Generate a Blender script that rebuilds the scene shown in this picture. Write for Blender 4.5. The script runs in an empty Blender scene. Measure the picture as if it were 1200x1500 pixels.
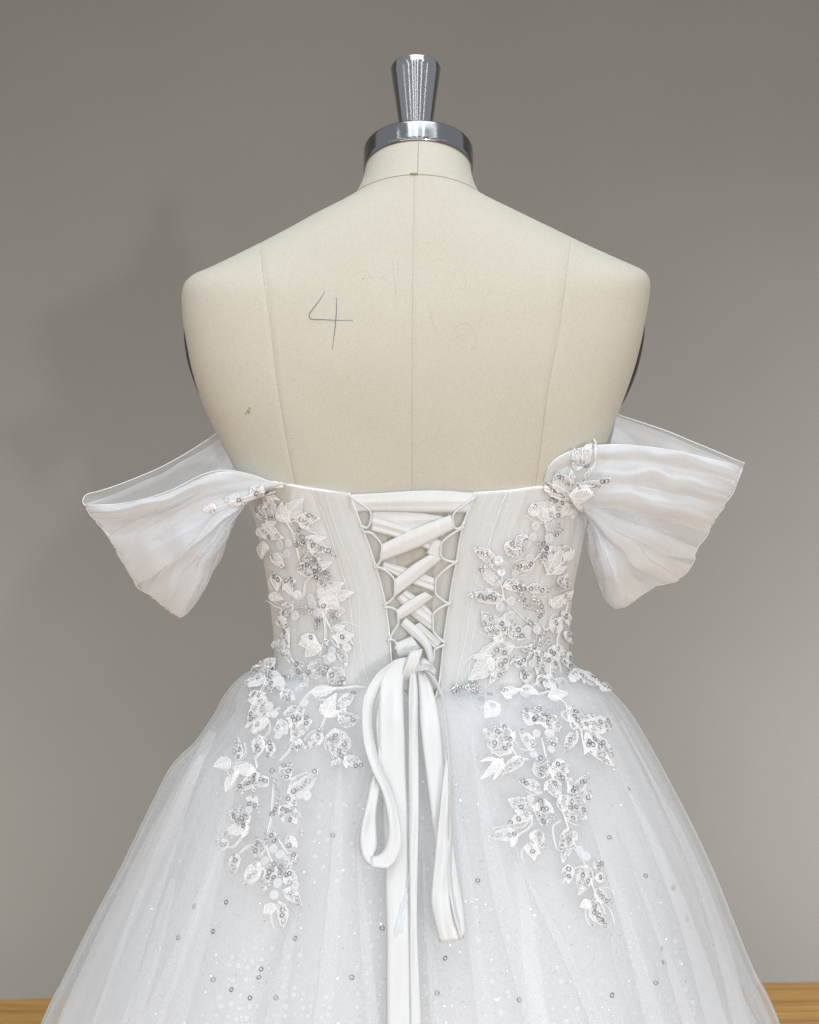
import bpy, math, random
import numpy as np
from mathutils import Vector, Matrix
from mathutils.bvhtree import BVHTree
from mathutils.noise import noise_vector as noise_vec
random.seed(4)
rnd = random.random
uni = random.uniform

# ------------------------------------------------------------------ camera, world, lamps, exposure
F, L, ZC = 2203.0, 1.30, 1.12          # focal length in photo pixels, camera distance, camera height
sc = bpy.context.scene
cam_d = bpy.data.cameras.new('camera'); cam = bpy.data.objects.new('camera', cam_d)
sc.collection.objects.link(cam); sc.camera = cam
cam.location = (0, -L, ZC); cam.rotation_euler = (math.radians(90), 0, 0)
cam_d.sensor_fit = 'VERTICAL'; cam_d.sensor_height = 36; cam_d.lens = 36 * F / 1500.0
cam_d.clip_start = 0.05; cam_d.clip_end = 50

w = bpy.data.worlds.new('World'); sc.world = w; w.use_nodes = True
w.node_tree.nodes['Background'].inputs[0].default_value = (0.93, 0.97, 1.0, 1)
w.node_tree.nodes['Background'].inputs[1].default_value = 0.46

def lamp(name, loc, target, size, power, col=(1, 1, 1), size_y=None, spread=None):
    d = bpy.data.lights.new(name, 'AREA'); d.energy = power; d.color = col
    d.shape = 'RECTANGLE' if size_y else 'SQUARE'; d.size = size
    if size_y: d.size_y = size_y
    if spread: d.spread = math.radians(spread)
    o = bpy.data.objects.new(name, d); sc.collection.objects.link(o); o.location = loc
    o.rotation_euler = (Vector(target) - Vector(loc)).to_track_quat('-Z', 'Y').to_euler()
    return o
# shop ceiling: a broad panel over the form; narrow strip lamps run along it over the photographer
lamp('ceiling_panel_lamp', (0.1, -0.55, 2.9), (0, -0.1, 1.1), 1.3, 8.0, (0.95, 0.98, 1.0), 1.0, 150)
for x, p in ((-2.1, 1.8), (-1.15, 1.9), (-0.50, 1.9), (-0.10, 1.7), (0.28, 1.9), (0.95, 1.9), (1.9, 1.8)):
    lamp('ceiling_strip_lamp', (x, -2.15, 2.85), (x, -2.15, 0), 0.05, p*1.35, (0.97, 0.98, 1.0), 2.7)
lamp('front_fill_lamp', (0, -4.2, 1.35), (0, 0, 1.1), 5.5, 67, (0.93, 0.965, 1.0), 1.8)  # broad soft fill added behind the camera to brighten the skirt, not a window
# window light far behind the photographer, low: throws the soft shadow on the wall
lamp('window_lamp', (1.6, -6.0, 0.62), (0.3, 1.0, 1.1), 0.17, 72, (0.95, 0.97, 1.0), 0.17)
# lamp washing the right of the back wall near the floor
lamp('wall_washer_lamp', (2.5, 0.75, 0.55), (1.3, 2.25, 0.35), 1.2, 22.0, (0.88, 0.95, 1.0), 0.4, 110)
lamp('wall_washer_lamp', (-2.6, 0.75, 0.45), (-1.4, 2.2, 0.25), 1.2, 17.0, (0.90, 0.97, 1.0), 0.4, 110)
sc.view_settings.view_transform = 'Standard'; sc.view_settings.look = 'None'
sc.view_settings.exposure = 0.18; sc.view_settings.gamma = 1.0
sc.cycles.transparent_max_bounces = 40; sc.cycles.max_bounces = 12; sc.cycles.diffuse_bounces = 8; sc.cycles.transmission_bounces = 8; sc.cycles.caustics_reflective = False; sc.cycles.caustics_refractive = False
sc.cycles.use_denoising = True; sc.render.filter_size = 1.0
try: sc.cycles.denoising_prefilter = 'NONE'
except Exception: pass

# ------------------------------------------------------------------ helpers
def at(px, py, Y):
    k = (L + Y) / F
    return Vector(((px - 600) * k, Y, ZC - (py - 750) * k))
CAM = Vector((0, -L, ZC))

class MB:
    def __init__(s): s.v, s.f, s.m = [], [], []
    def grid(s, P, mi=0, closed_u=False, skip=None):
        b = len(s.v); n, m = len(P), len(P[0])
        for r in P: s.v.extend([tuple(p) for p in r])
        for i in range(n - 1):
            for j in range(m if closed_u else m - 1):
                if skip and skip(i, j): continue
                j2 = (j + 1) % m
                s.f.append((b + i*m + j, b + i*m + j2, b + (i+1)*m + j2, b + (i+1)*m + j)); s.m.append(mi)
    def tube(s, pts, r, seg=5, mi=0, closed=False, caps=True):
        pts = [Vector(p) for p in pts]; n = len(pts)
        if n < 2: return
        b = len(s.v); up = Vector((0.13, -0.9, 0.4)).normalized()
        for i, p in enumerate(pts):
            a = pts[(i-1) % n] if (closed or i > 0) else p
            c = pts[(i+1) % n] if (closed or i < n-1) else p
            t = (c - a)
            t = t.normalized() if t.length > 1e-9 else Vector((1, 0, 0))
            x = t.cross(up)
            if x.length < 1e-4: x = t.cross(Vector((1, 0, 0)))
            x.normalize(); y = x.cross(t)
            rr = r(i / (n-1)) if callable(r) else r
            for k in range(seg):
                a_ = 2*math.pi*k/seg
                s.v.append(tuple(p + x*(rr*math.cos(a_)) + y*(rr*math.sin(a_))))
        for i in range(n if closed else n-1):
            i2 = (i+1) % n
            for k in range(seg):
                k2 = (k+1) % seg
                s.f.append((b+i*seg+k, b+i*seg+k2, b+i2*seg+k2, b+i2*seg+k)); s.m.append(mi)
        if caps and not closed:
            s.f.append(tuple(b+k for k in range(seg))[::-1]); s.m.append(mi)
            s.f.append(tuple(b+(n-1)*seg+k for k in range(seg))); s.m.append(mi)
    def ring(s, c, nrm, R, r, mi=0, NS=10, ns=5, flat=0.6):
        nrm = nrm.normalized(); x = nrm.orthogonal().normalized(); y = nrm.cross(x); b = len(s.v)
        for i in range(NS):
            a = 2*math.pi*i/NS; d = x*math.cos(a) + y*math.sin(a)
            for k in range(ns):
                q = 2*math.pi*k/ns
                s.v.append(tuple(c + d*(R + r*math.cos(q)) + nrm*(r*flat*math.sin(q))))
        for i in range(NS):
            i2 = (i+1) % NS
            for k in range(ns):
                k2 = (k+1) % ns
                s.f.append((b+i*ns+k, b+i*ns+k2, b+i2*ns+k2, b+i2*ns+k)); s.m.append(mi)
    def disc(s, c, nrm, R, dome=0.12, mi=0, N=14):
        nrm = nrm.normalized(); x = nrm.orthogonal().normalized(); y = nrm.cross(x); b = len(s.v)
        prof = ((0.10, 0), (0.55, 0.7), (0.92, 0.35), (1.0, 0.0), (0.92, -0.25))
        for q, h in prof:
            for i in range(N):
                a = 2*math.pi*i/N
                s.v.append(tuple(c + (x*math.cos(a) + y*math.sin(a))*(R*q) + nrm*(R*dome*h)))
        for r_ in range(len(prof)-1):
            for i in range(N):
                i2 = (i+1) % N
                s.f.append((b+r_*N+i, b+r_*N+i2, b+(r_+1)*N+i2, b+(r_+1)*N+i)); s.m.append(mi)
    def box(s, lo, hi, mi=0):
        b = len(s.v)
        for z in (lo[2], hi[2]):
            for x, y in ((lo[0], lo[1]), (hi[0], lo[1]), (hi[0], hi[1]), (lo[0], hi[1])): s.v.append((x, y, z))
        for q in ((3,2,1,0), (4,5,6,7), (0,1,5,4), (1,2,6,5), (2,3,7,6), (3,0,4,7)):
            s.f.append(tuple(b+i for i in q)); s.m.append(mi)
    def build(s, name, mats, parent=None, smooth=True, kind=None, solid=0):
        me = bpy.data.meshes.new(name); me.from_pydata(s.v, [], s.f); me.update()
        if not isinstance(mats, (list, tuple)): mats = [mats]
        for m in mats: me.materials.append(m)
        me.polygons.foreach_set('material_index', s.m)
        me.polygons.foreach_set('use_smooth', [smooth]*len(s.f)); me.update()
        o = bpy.data.objects.new(name, me); sc.collection.objects.link(o)
        if parent: o.parent = parent
        if kind: o['kind'] = kind
        if solid:
            md = o.modifiers.new('thickness', 'SOLIDIFY'); md.thickness = solid; md.offset = 0
        return o
    def bvh(s): return BVHTree.FromPolygons([Vector(v) for v in s.v], s.f)

def empty(name, loc=(0, 0, 0), parent=None):
    o = bpy.data.objects.new(name, None); sc.collection.objects.link(o); o.location = loc
    o.empty_display_size = 0.1
    if parent: o.parent = parent
    return o

def interp_keys(keys, x):
    """smooth (Catmull-Rom) interpolation of rows keyed by their first entry"""
    n = len(keys); i = 0
    if x <= keys[0][0]: return list(keys[0])
    if x >= keys[-1][0]: return list(keys[-1])
    while keys[i+1][0] < x: i += 1
    t = (x - keys[i][0]) / (keys[i+1][0] - keys[i][0]); out = []
    h = keys[i+1][0] - keys[i][0]
    for c in range(len(keys[0])):
        p1, p2 = keys[i][c], keys[i+1][c]
        m1 = (p2 - keys[i-1][c]) / (keys[i+1][0] - keys[i-1][0]) * h if i > 0 else p2 - p1
        m2 = (keys[i+2][c] - p1) / (keys[i+2][0] - keys[i][0]) * h if i+2 < n else p2 - p1
        t2, t3 = t*t, t*t*t
        out.append((2*t3-3*t2+1)*p1 + (t3-2*t2+t)*m1 + (-2*t3+3*t2)*p2 + (t3-t2)*m2)
    return out

def poly(pts, t):
    """point at arc-length fraction t along a polyline of tuples (first two entries give the length), smoothed"""
    P = [tuple(p) for p in pts]
    d = [0.0]
    for a, b in zip(P, P[1:]): d.append(d[-1] + math.hypot(b[0]-a[0], b[1]-a[1]) + 1e-6)
    return interp_keys([(x,) + p for x, p in zip(d, P)], t * d[-1])[1:]

def mat(name):
    m = bpy.data.materials.new(name); m.use_nodes = True
    nt = m.node_tree; nt.nodes.clear()
    out = nt.nodes.new('ShaderNodeOutputMaterial')
    return m, nt, out
def N(nt, t, **kw):
    n = nt.nodes.new(t)
    for k, v in kw.items():
        if k in n.bl_rna.properties.keys(): setattr(n, k, v)
    return n
def principled(name, col, rough=0.5, metal=0.0, **inp):
    m, nt, out = mat(name); p = N(nt, 'ShaderNodeBsdfPrincipled')
    p.inputs['Base Color'].default_value = (*col, 1); p.inputs['Roughness'].default_value = rough
    p.inputs['Metallic'].default_value = metal
    for k, v in inp.items(): p.inputs[k.replace('_', ' ')].default_value = v
    nt.links.new(p.outputs[0], out.inputs[0]); return m, nt, p
def noise(nt, scale, detail=4, obj=True, stretch=None, rough=0.5):
    tc = N(nt, 'ShaderNodeTexCoord'); n = N(nt, 'ShaderNodeTexNoise')
    n.inputs['Scale'].default_value = scale; n.inputs['Detail'].default_value = detail; n.inputs['Roughness'].default_value = rough
    if stretch:
        mp = N(nt, 'ShaderNodeMapping'); mp.inputs['Scale'].default_value = stretch
        nt.links.new(tc.outputs['Object'], mp.inputs[0]); nt.links.new(mp.outputs[0], n.inputs['Vector'])
    else: nt.links.new(tc.outputs['Object'], n.inputs['Vector'])
    return n
def ramp(nt, src, stops):
    r = N(nt, 'ShaderNodeValToRGB'); el = r.color_ramp.elements
    while len(el) < len(stops): el.new(0.5)
    for e, (p, c) in zip(el, stops):
        e.position = p; e.color = (*c, 1) if len(c) == 3 else c
    nt.links.new(src, r.inputs[0]); return r
def bump(nt, src, p, strength, dist):
    b = N(nt, 'ShaderNodeBump'); b.inputs['Strength'].default_value = strength; b.inputs['Distance'].default_value = dist
    nt.links.new(src, b.inputs['Height']); nt.links.new(b.outputs[0], p.inputs['Normal']); return b

def make_linen():
    m, nt, p = principled('ecru_linen', (0.6, 0.55, 0.44), 0.92, Sheen_Weight=0.12)
    big = noise(nt, 7, 3); fine = noise(nt, 900, 2, stretch=(1, 1, 2.2), rough=0.8)
    c1 = ramp(nt, big.outputs[0], [(0.35, (0.562, 0.536, 0.455)), (0.5, (0.582, 0.557, 0.480)), (0.65, (0.562, 0.557, 0.480))])
    c2 = ramp(nt, fine.outputs[0], [(0.3, (0.82, 0.81, 0.79)), (0.5, (0.98, 0.98, 0.98)), (0.7, (1.08, 1.08, 1.08))])
    mx = N(nt, 'ShaderNodeMix', data_type='RGBA', blend_type='MULTIPLY'); mx.inputs[0].default_value = 1
    nt.links.new(c1.outputs[0], mx.inputs[6]); nt.links.new(c2.outputs[0], mx.inputs[7])
    nt.links.new(mx.outputs[2], p.inputs['Base Color'])
    bump(nt, fine.outputs[0], p, 0.35, 0.0006)
    return m
def make_satin(name='white_satin', col=(0.81, 0.82, 0.825), rough=0.33):
    m, nt, p = principled(name, col, rough, Sheen_Weight=0.3, Sheen_Roughness=0.4)
    n = noise(nt, 48, 4, stretch=(2.2, 1, 0.8)); bump(nt, n.outputs[0], p, 0.5, 0.0022)
    tr = N(nt, 'ShaderNodeBsdfTranslucent'); tr.inputs[0].default_value = (0.85, 0.86, 0.86, 1)
    mx = N(nt, 'ShaderNodeMixShader'); mx.inputs[0].default_value = 0.18
    out = [x for x in nt.nodes if x.type == 'OUTPUT_MATERIAL'][0]
    nt.links.new(p.outputs[0], mx.inputs[1]); nt.links.new(tr.outputs[0], mx.inputs[2]); nt.links.new(mx.outputs[0], out.inputs[0])
    return m
def make_tulle(name, dens, col=(0.9, 0.91, 0.93), weave=1100, var=0.25, varscale=9, trans=0.45, lim=0.42):
    """net: each ray meets more threads the more it grazes the cloth, so it grows opaque there"""
    m, nt, out = mat(name)
    lw = N(nt, 'ShaderNodeLayerWeight'); lw.inputs[0].default_value = 0.5
    cosn = N(nt, 'ShaderNodeMath', operation='SUBTRACT'); cosn.inputs[0].default_value = 1.0
    nt.links.new(lw.outputs['Facing'], cosn.inputs[1])
    mxx = N(nt, 'ShaderNodeMath', operation='MAXIMUM'); mxx.inputs[1].default_value = lim; nt.links.new(cosn.outputs[0], mxx.inputs[0])
    inv = N(nt, 'ShaderNodeMath', operation='DIVIDE'); inv.inputs[0].default_value = 1.0; nt.links.new(mxx.outputs[0], inv.inputs[1])
    n = noise(nt, varscale, 3, stretch=(1, 1, 0.35)); wv = noise(nt, weave, 1)
    ad = N(nt, 'ShaderNodeMath', operation='MULTIPLY_ADD'); ad.inputs[1].default_value = var; ad.inputs[2].default_value = 1-dens-var*0.5
    nt.links.new(n.outputs[0], ad.inputs[0])
    ad2 = N(nt, 'ShaderNodeMath', operation='MULTIPLY_ADD'); ad2.inputs[1].default_value = 0.13; ad2.use_clamp = True
    sub = N(nt, 'ShaderNodeMath', operation='SUBTRACT'); sub.inputs[1].default_value = 0.065; nt.links.new(ad.outputs[0], sub.inputs[0])
    nt.links.new(wv.outputs[0], ad2.inputs[0]); nt.links.new(sub.outputs[0], ad2.inputs[2])
    pw = N(nt, 'ShaderNodeMath', operation='POWER'); nt.links.new(ad2.outputs[0], pw.inputs[0]); nt.links.new(inv.outputs[0], pw.inputs[1])
    d = N(nt, 'ShaderNodeBsdfDiffuse'); d.inputs[0].default_value = (*col, 1)
    t = N(nt, 'ShaderNodeBsdfTranslucent'); t.inputs[0].default_value = (*col, 1)
    g = N(nt, 'ShaderNodeMixShader'); g.inputs[0].default_value = trans
    nt.links.new(d.outputs[0], g.inputs[1]); nt.links.new(t.outputs[0], g.inputs[2])
    tp = N(nt, 'ShaderNodeBsdfTransparent'); mx = N(nt, 'ShaderNodeMixShader')
    nt.links.new(pw.outputs[0], mx.inputs[0]); nt.links.new(g.outputs[0], mx.inputs[1]); nt.links.new(tp.outputs[0], mx.inputs[2])
    nt.links.new(mx.outputs[0], out.inputs[0]); return m
def make_steel(name, rough, stretch, base=(0.62, 0.63, 0.65), bs=0.3):
    m, nt, p = principled(name, base, rough, 1.0)
    n = noise(nt, 60, 5, stretch=stretch, rough=0.7)
    r = ramp(nt, n.outputs[0], [(0.3, (rough*0.7,)*3), (0.7, (rough*1.5,)*3)]); nt.links.new(r.outputs[0], p.inputs['Roughness'])
    if bs > 0: bump(nt, n.outputs[0], p, bs, 0.0006)
    return m
def make_wall():
    m, nt, p = principled('painted_plaster', (0.3, 0.29, 0.28), 0.75)
    n = noise(nt, 1.3, 3); f = noise(nt, 260, 3, rough=0.7)
    c = ramp(nt, n.outputs[0], [(0.35, (0.212, 0.198, 0.178)), (0.65, (0.228, 0.213, 0.193))])
    nt.links.new(c.outputs[0], p.inputs['Base Color']); bump(nt, f.outputs[0], p, 0.25, 0.0015); return m
def make_wood():
    m, nt, p = principled('oak_board', (0.5, 0.3, 0.1), 0.38)
    n = noise(nt, 5, 6, stretch=(0.5, 9, 9), rough=0.62); f = noise(nt, 40, 4, stretch=(0.25, 8, 8))
    c = ramp(nt, n.outputs[0], [(0.3, (0.36, 0.165, 0.028)), (0.48, (0.55, 0.285, 0.055)), (0.62, (0.62, 0.345, 0.08)), (0.75, (0.42, 0.195, 0.032))])
    c2 = ramp(nt, f.outputs[0], [(0.35, (0.8, 0.78, 0.75)), (0.6, (1, 1, 1))])
    mx = N(nt, 'ShaderNodeMix', data_type='RGBA', blend_type='MULTIPLY'); mx.inputs[0].default_value = 0.8
    nt.links.new(c.outputs[0], mx.inputs[6]); nt.links.new(c2.outputs[0], mx.inputs[7]); nt.links.new(mx.outputs[2], p.inputs['Base Color'])
    bump(nt, f.outputs[0], p, 0.15, 0.001); return m

M = {}
M['linen'] = make_linen()
M['satin'] = make_satin()
M['lining'] = make_satin('white_lining', (0.86, 0.86, 0.855), 0.7)
M['bodice'] = make_satin('ivory_bodice_cloth', (0.83, 0.82, 0.80), 0.75)
M['tulle_sleeve'] = make_tulle('sleeve_tulle', 0.26, (0.92, 0.94, 0.97), var=0.20, varscale=14)
M['tulle_back'] = make_tulle('inner_sleeve_tulle', 0.31, (0.93, 0.94, 0.97), var=0.18, varscale=12)
M['tulle_dense'] = make_tulle('doubled_sleeve_tulle', 0.44, (0.93, 0.95, 0.98), var=0.25, varscale=18, trans=0.3, lim=0.25)
M['tulle_light'] = make_tulle('skirt_tulle', 0.15, (0.91, 0.925, 0.95), var=0.12, varscale=6, lim=0.13)
M['tulle_outer'] = make_tulle('outer_skirt_tulle', 0.12, (0.92, 0.935, 0.95), var=0.05, varscale=6, lim=0.07)
M['tulle_mid'] = make_tulle('skirt_net', 0.36, (0.90, 0.90, 0.905), var=0.16, varscale=5)
M['tulle_fold_net'] = make_tulle('folded_skirt_tulle', 0.22, (0.92, 0.93, 0.95), var=0.12, varscale=8, lim=0.2)
M['tulle_bodice'] = make_tulle('bodice_tulle', 0.38, (0.90, 0.915, 0.925), var=0.2, varscale=16, lim=0.2)
M['thread'], _, _ = principled('white_thread', (0.93, 0.93, 0.935), 0.38, Sheen_Weight=0.4)
M['hem'], _, _ = principled('tulle_hem', (0.9, 0.92, 0.94), 0.6)
M['lacefill'] = make_tulle('embroidered_net', 0.58, (0.94, 0.94, 0.945), weave=1800, var=0.5, varscale=260, trans=0.2)
M['sequin'], _, _ = principled('silver_sequin', (0.76, 0.76, 0.78), 0.2, 1.0)
M['sequin_dark'], _, _ = principled('gunmetal_sequin', (0.33, 0.325, 0.36), 0.22, 1.0)
M['bead'], _, _ = principled('glass_bead', (0.95, 0.95, 0.96), 0.08, 0.0, Coat_Weight=1.0)
M['paillette'], _nt, _p = principled('pearl_sequin', (0.84, 0.86, 0.90), 0.14, 0.0, Coat_Weight=0.8, Coat_Roughness=0.08, Alpha=0.55)
M['glitter'], _, _ = principled('glitter', (0.95, 0.95, 0.97), 0.18, 1.0)
M['dot'], _, _ = principled('flocked_dot', (0.95, 0.96, 0.97), 0.5, 0.0, Alpha=0.50)
M['steel'] = make_steel('brushed_steel', 0.115, (12, 12, 0.05), (0.38, 0.385, 0.395), 0)
M['steel_ring'] = make_steel('polished_steel', 0.13, (1.2, 1.2, 0.4), (0.28, 0.285, 0.30), 0)
M['dark'], _, _ = principled('dark_plastic', (0.012, 0.012, 0.014), 0.45)
M['seam'], _, _ = principled('seam_thread', (0.34, 0.31, 0.24), 0.9)
M['ink'], _, _ = principled('pencil_ink', (0.21, 0.20, 0.27), 0.8)
M['faint'], _, _ = principled('faint_pencil', (0.48, 0.47, 0.42), 0.9, Alpha=0.11)
M['stain'], _, _ = principled('brown_stain', (0.42, 0.36, 0.19), 0.9, Alpha=0.8)
M['wall'] = make_wall(); M['wood'] = make_wood()

# ------------------------------------------------------------------ setting: wall and board floor
YAW = math.radians(3.9); YW = 2.255
def wall_pt(x, z, d=0.0): return (x + d*math.sin(YAW), YW + x*math.tan(YAW) - d*math.cos(YAW), z)
b = MB()
xs = [-5 + 10*i/20 for i in range(21)]; zs = [-0.02 + 4.2*i/10 for i in range(11)]
b.grid([[wall_pt(x, z) for x in xs] for z in zs]); b.grid([[wall_pt(x, z, -0.12) for x in xs] for z in zs])
wl = b.build('wall', M['wall'], kind='structure')
b = MB(); b.box((-5, -7, -0.06), (5, 2.9, -0.012)); fl = b.build('floor', M['wood'], smooth=False, kind='structure')
pw_ = 0.13
b = MB(); bev = 0.0015; hl = 4.9
b.v = [(-hl, 0, -0.012), (hl, 0, -0.012), (hl, pw_-0.002, -0.012), (-hl, pw_-0.002, -0.012),
       (-hl, 0, -bev), (hl, 0, -bev), (hl, pw_-0.002, -bev), (-hl, pw_-0.002, -bev),
       (-hl, bev, 0), (hl, bev, 0), (hl, pw_-0.002-bev, 0), (-hl, pw_-0.002-bev, 0)]
b.f = [(0,1,5,4), (4,5,9,8), (8,9,10,11), (11,10,6,7), (7,6,2,3)]; b.m = [0]*5
first = None
for i in range(9):
    if first is None: o = first = b.build('plank', M['wood'], fl, smooth=False)
    else:
        o = first.copy(); sc.collection.objects.link(o); o.parent = fl
    o.location = (uni(-0.05, 0.05), 2.0 - 0.13*i + 0.05*0, 0)
    o.rotation_euler = (0, 0, YAW)

# ------------------------------------------------------------------ dress form
form = empty('dress_form')
form['label'] = 'ecru linen dress form seen from behind with a brushed steel neck knob'; form['category'] = 'dress form'

# columns: row parameter, centre y, edge y, left x, right x, depth, exponent
TK = [(0, 256, 288, 519, 704, .055, 2.0), (1, 268, 300, 497, 727, .0580, 2.0), (2, 290, 320, 455, 771, .0635, 2.1),
      (3, 320, 345, 410, 822, .0705, 2.2), (4, 350, 365, 373, 861, .0760, 2.3), (5, 380, 385, 335, 903, .0805, 2.4),
      (6, 406, 400, 304, 936, .0840, 2.4), (6.6, 424, 408, 286, 945, .0862, 2.45), (7, 438, 420, 274, 948.5, .0875, 2.5),
      (7.6, 456, 440, 270, 947, .0892, 2.5), (8.2, 480, 470, 271.5, 942, .0908, 2.5), (9, 514, 510, 278, 934, .0922, 2.5), (10, 551, 550, 286.5, 923, .0922, 2.5),
      (11, 600, 600, 303, 905, .0898, 2.5), (12, 650, 650, 327, 886, .0853, 2.4), (13, 700, 700, 352, 864, .080, 2.3),
      (14, 740, 740, 370, 850, .076, 2.3), (15, 800, 800, 390, 838, .071, 2.2), (16, 850, 850, 401, 829, .067, 2.2),
      (17, 900, 900, 408, 820, .064, 2.2), (18, 960, 960, 413, 817, .063, 2.2), (19, 1010, 1010, 405, 826, .066, 2.2),
      (20, 1100, 1100, 372, 860, .082, 2.2), (21, 1250, 1250, 335, 895, .100, 2.2), (22, 1330, 1330, 350, 880, .10, 2.2)]
def row_fn(keys, r):
    _, yC, yE, xl, xr, D, n = interp_keys(keys, r)
    if keys is TK: n += 0.75*max(0.0, min(1.0, (yE-330)/80))*max(0.0, min(1.0, (800-yE)/100))
    hw = (xr - xl)/2; xc = (xr + xl)/2
    W = hw*math.sqrt(L*L - D*D)/F; Xc = (xc - 600)*L/F
    ZE = ZC - (yE - 750)/F*(L - D*D/L); Z0 = ZC - (yC - 750)/F*(L - D)
    return Xc, W, D, n, Z0, ZE
def body_pt(row, s, front=False, Df=1.0):
    Xc, W, D, n, Z0, ZE = row; a = min(1.0, abs(s))
    dep = D*(max(0.0, 1 - a**n))**(1/n)
    z = Z0 + (ZE - Z0)*a*a
    if front: return Vector((Xc + W*s, dep*Df, ZE - (Z0 - ZE)*(1 - a*a)))
    return Vector((Xc + W*s, -dep, z))
def s_of_px(row, px):
    Xc, W, D, n, Z0, ZE = row; s = 0
    for _ in range(6):
        dep = D*(max(0.0, 1 - min(1, abs(s))**n))**(1/n); s = ((px - 600)*(L - dep)/F - Xc)/W
    return max(-0.995, min(0.995, s))
seam_l = [(250, 420), (340, 384), (362, 381), (458, 394), (553, 405), (629, 417), (708, 432), (850, 455), (960, 460), (1330, 440)]
seam_r = [(250, 790), (340, 838), (352, 836), (490, 818), (569, 803), (664, 791), (715, 784), (850, 765), (960, 758), (1330, 775)]
seam_c = [(250, 607), (460, 604), (720, 603), (1330, 603)]
def panel_rows(r0=0.0, r1=22.0, n=90):
    return [r0 + (r1 - r0)*i/(n-1) for i in range(n)]
rows = [row_fn(TK, r) for r in panel_rows()]
def yref(row): return 750 + (ZC - row[4])*F/(L - row[2])
def svals(a, c, n, edge=None):
    out = []
    for i in range(n):
        t = i/(n-1)
        if edge == 'L': t = t*t
        elif edge == 'R': t = 1 - (1-t)**2
        out.append(a + (c - a)*t)
    return out
all_torso = MB()
def seam_s(row, seam, lo, hi):
    yy = yref(row); return max(lo, min(hi, s_of_px(row, interp_keys(seam, yy)[1])))
NP = 22
bounds = []
for row in rows:
    c = seam_s(row, seam_c, -0.2, 0.2); l = seam_s(row, seam_l, -0.985, -0.3); r = seam_s(row, seam_r, 0.3, 0.985)
    bounds.append((-1.0, l, c, r, 1.0))
names = ('side_panel', 'back_panel', 'back_panel', 'side_panel')
for k in range(4):
    P = []
    for row, bd in zip(rows, bounds):
        ss = svals(bd[k], bd[k+1], NP, 'L' if k == 0 else ('R' if k == 3 else None))
        pr = []
        for j, s in enumerate(ss):
            p = body_pt(row, s)
            if (j == 0 and k > 0) or (j == NP-1 and k < 3): p.y += 0.0005
            pr.append(p)
        # an extra column near each seam so the tuck stays narrow
        if k > 0:
            s = ss[0] + 0.0009/row[1]; pr.insert(1, body_pt(row, s))
        if k < 3:
            s = ss[-1] - 0.0009/row[1]; pr.insert(len(pr)-1, body_pt(row, s))
        P.append(pr)
    b = MB(); b.grid(P); b.build(names[k], M['linen'], form); all_torso.grid(P)
torso_bvh = all_torso.bvh()
P = [[body_pt(row, math.cos(math.pi*j/30)*1.0, True, 1.1) for j in range(31)] for row in rows]
b = MB(); b.grid(P); b.build('front_panel', M['linen'], form)

def proj(px, py, bvh, off=0.0, fy=-0.02):
    d = (at(px, py, 0) - CAM).normalized(); loc, nr, idx, dist = bvh.ray_cast(CAM, d)
    if loc is None:
        p = at(px, py, fy); return p - d*off, -d
    if nr.dot(d) > 0: nr = -nr
    return loc + nr*off, nr

# seam stitches
b = MB()
for seam, y0, y1 in ((seam_l, 366, 712), (seam_r, 356, 716), (seam_c, 262, 720)):
    y = y0
    while y < y1:
        pts = [proj(interp_keys(seam, yy)[1], yy, torso_bvh, -0.00005)[0] for yy in (y, y+2.2)]
        b.tube(pts, 0.00020, 4); y += 3.1
b.build('seam_stitching', M['seam'], form, kind='stuff')
# neck band: loft from the neckline loop up into the steel ring
TILT = math.radians(19)
RC = at(613, 250, 0.015); RR = 80.5*(L+.015)/F
def tilt_circle(C, R, ang, h=0.0, RY=None):
    n = Vector((0, math.sin(TILT), math.cos(TILT)))
    return C + Vector((1, 0, 0))*(R*math.cos(ang)) + Vector((0, math.cos(TILT), -math.sin(TILT)))*((RY or R)*math.sin(ang)) + n*h
row0 = rows[0]
def loop0(a):
    s = math.cos(a)
    return body_pt(row0, s) if math.sin(a) <= 0 else body_pt(row0, s, True, 1.1)
nb_l, nb_r, nb_f = MB(), MB(), MB()
def neck_pt(t, a):
    top = tilt_circle(RC + Vector((0, 0, 0)), RR*0.955, a, 0.004)
    bot = loop0(a)
    e = t**0.8
    p = bot.lerp(top, t); mid = -0.0022*math.sin(math.pi*t)
    c = Vector((0.006, p.y*0 + 0.005, p.z)); d = (p - c); d.z = 0
    return p + d.normalized()*mid
for mb_, a0, a1 in ((nb_l, -math.pi, -math.pi/2), (nb_r, -math.pi/2, 0), (nb_f, 0, math.pi)):
    mb_.grid([[neck_pt(t/14, a0 + (a1-a0)*j/24) for j in range(25)] for t in range(15)])
nb_l.build('neck_panel', M['linen'], form); nb_r.build('neck_panel', M['linen'], form); nb_f.build('neck_panel', M['linen'], form)
b = MB(); pts = [loop0(-math.pi + math.pi*j/60) + Vector((0, -0.0001, 0.0002)) for j in range(61)]
b.tube(pts, 0.00032, 4)
b.tube([neck_pt(t/8, -math.pi/2) + Vector((0, -0.0001, 0)) for t in range(8)], 0.00026, 4)
b.build('neck_seam', M['seam'], form)
b = MB(); p0 = body_pt(row0, -0.11) + Vector((0, -0.0006, 0.0009)); p1 = body_pt(row0, 0.0) + Vector((0, -0.0006, 0.0007))
b.tube([p0, p0.lerp(p1, .5), p1], 0.0009, 6); b.build('thread_tab', M['stain'], form)
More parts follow.
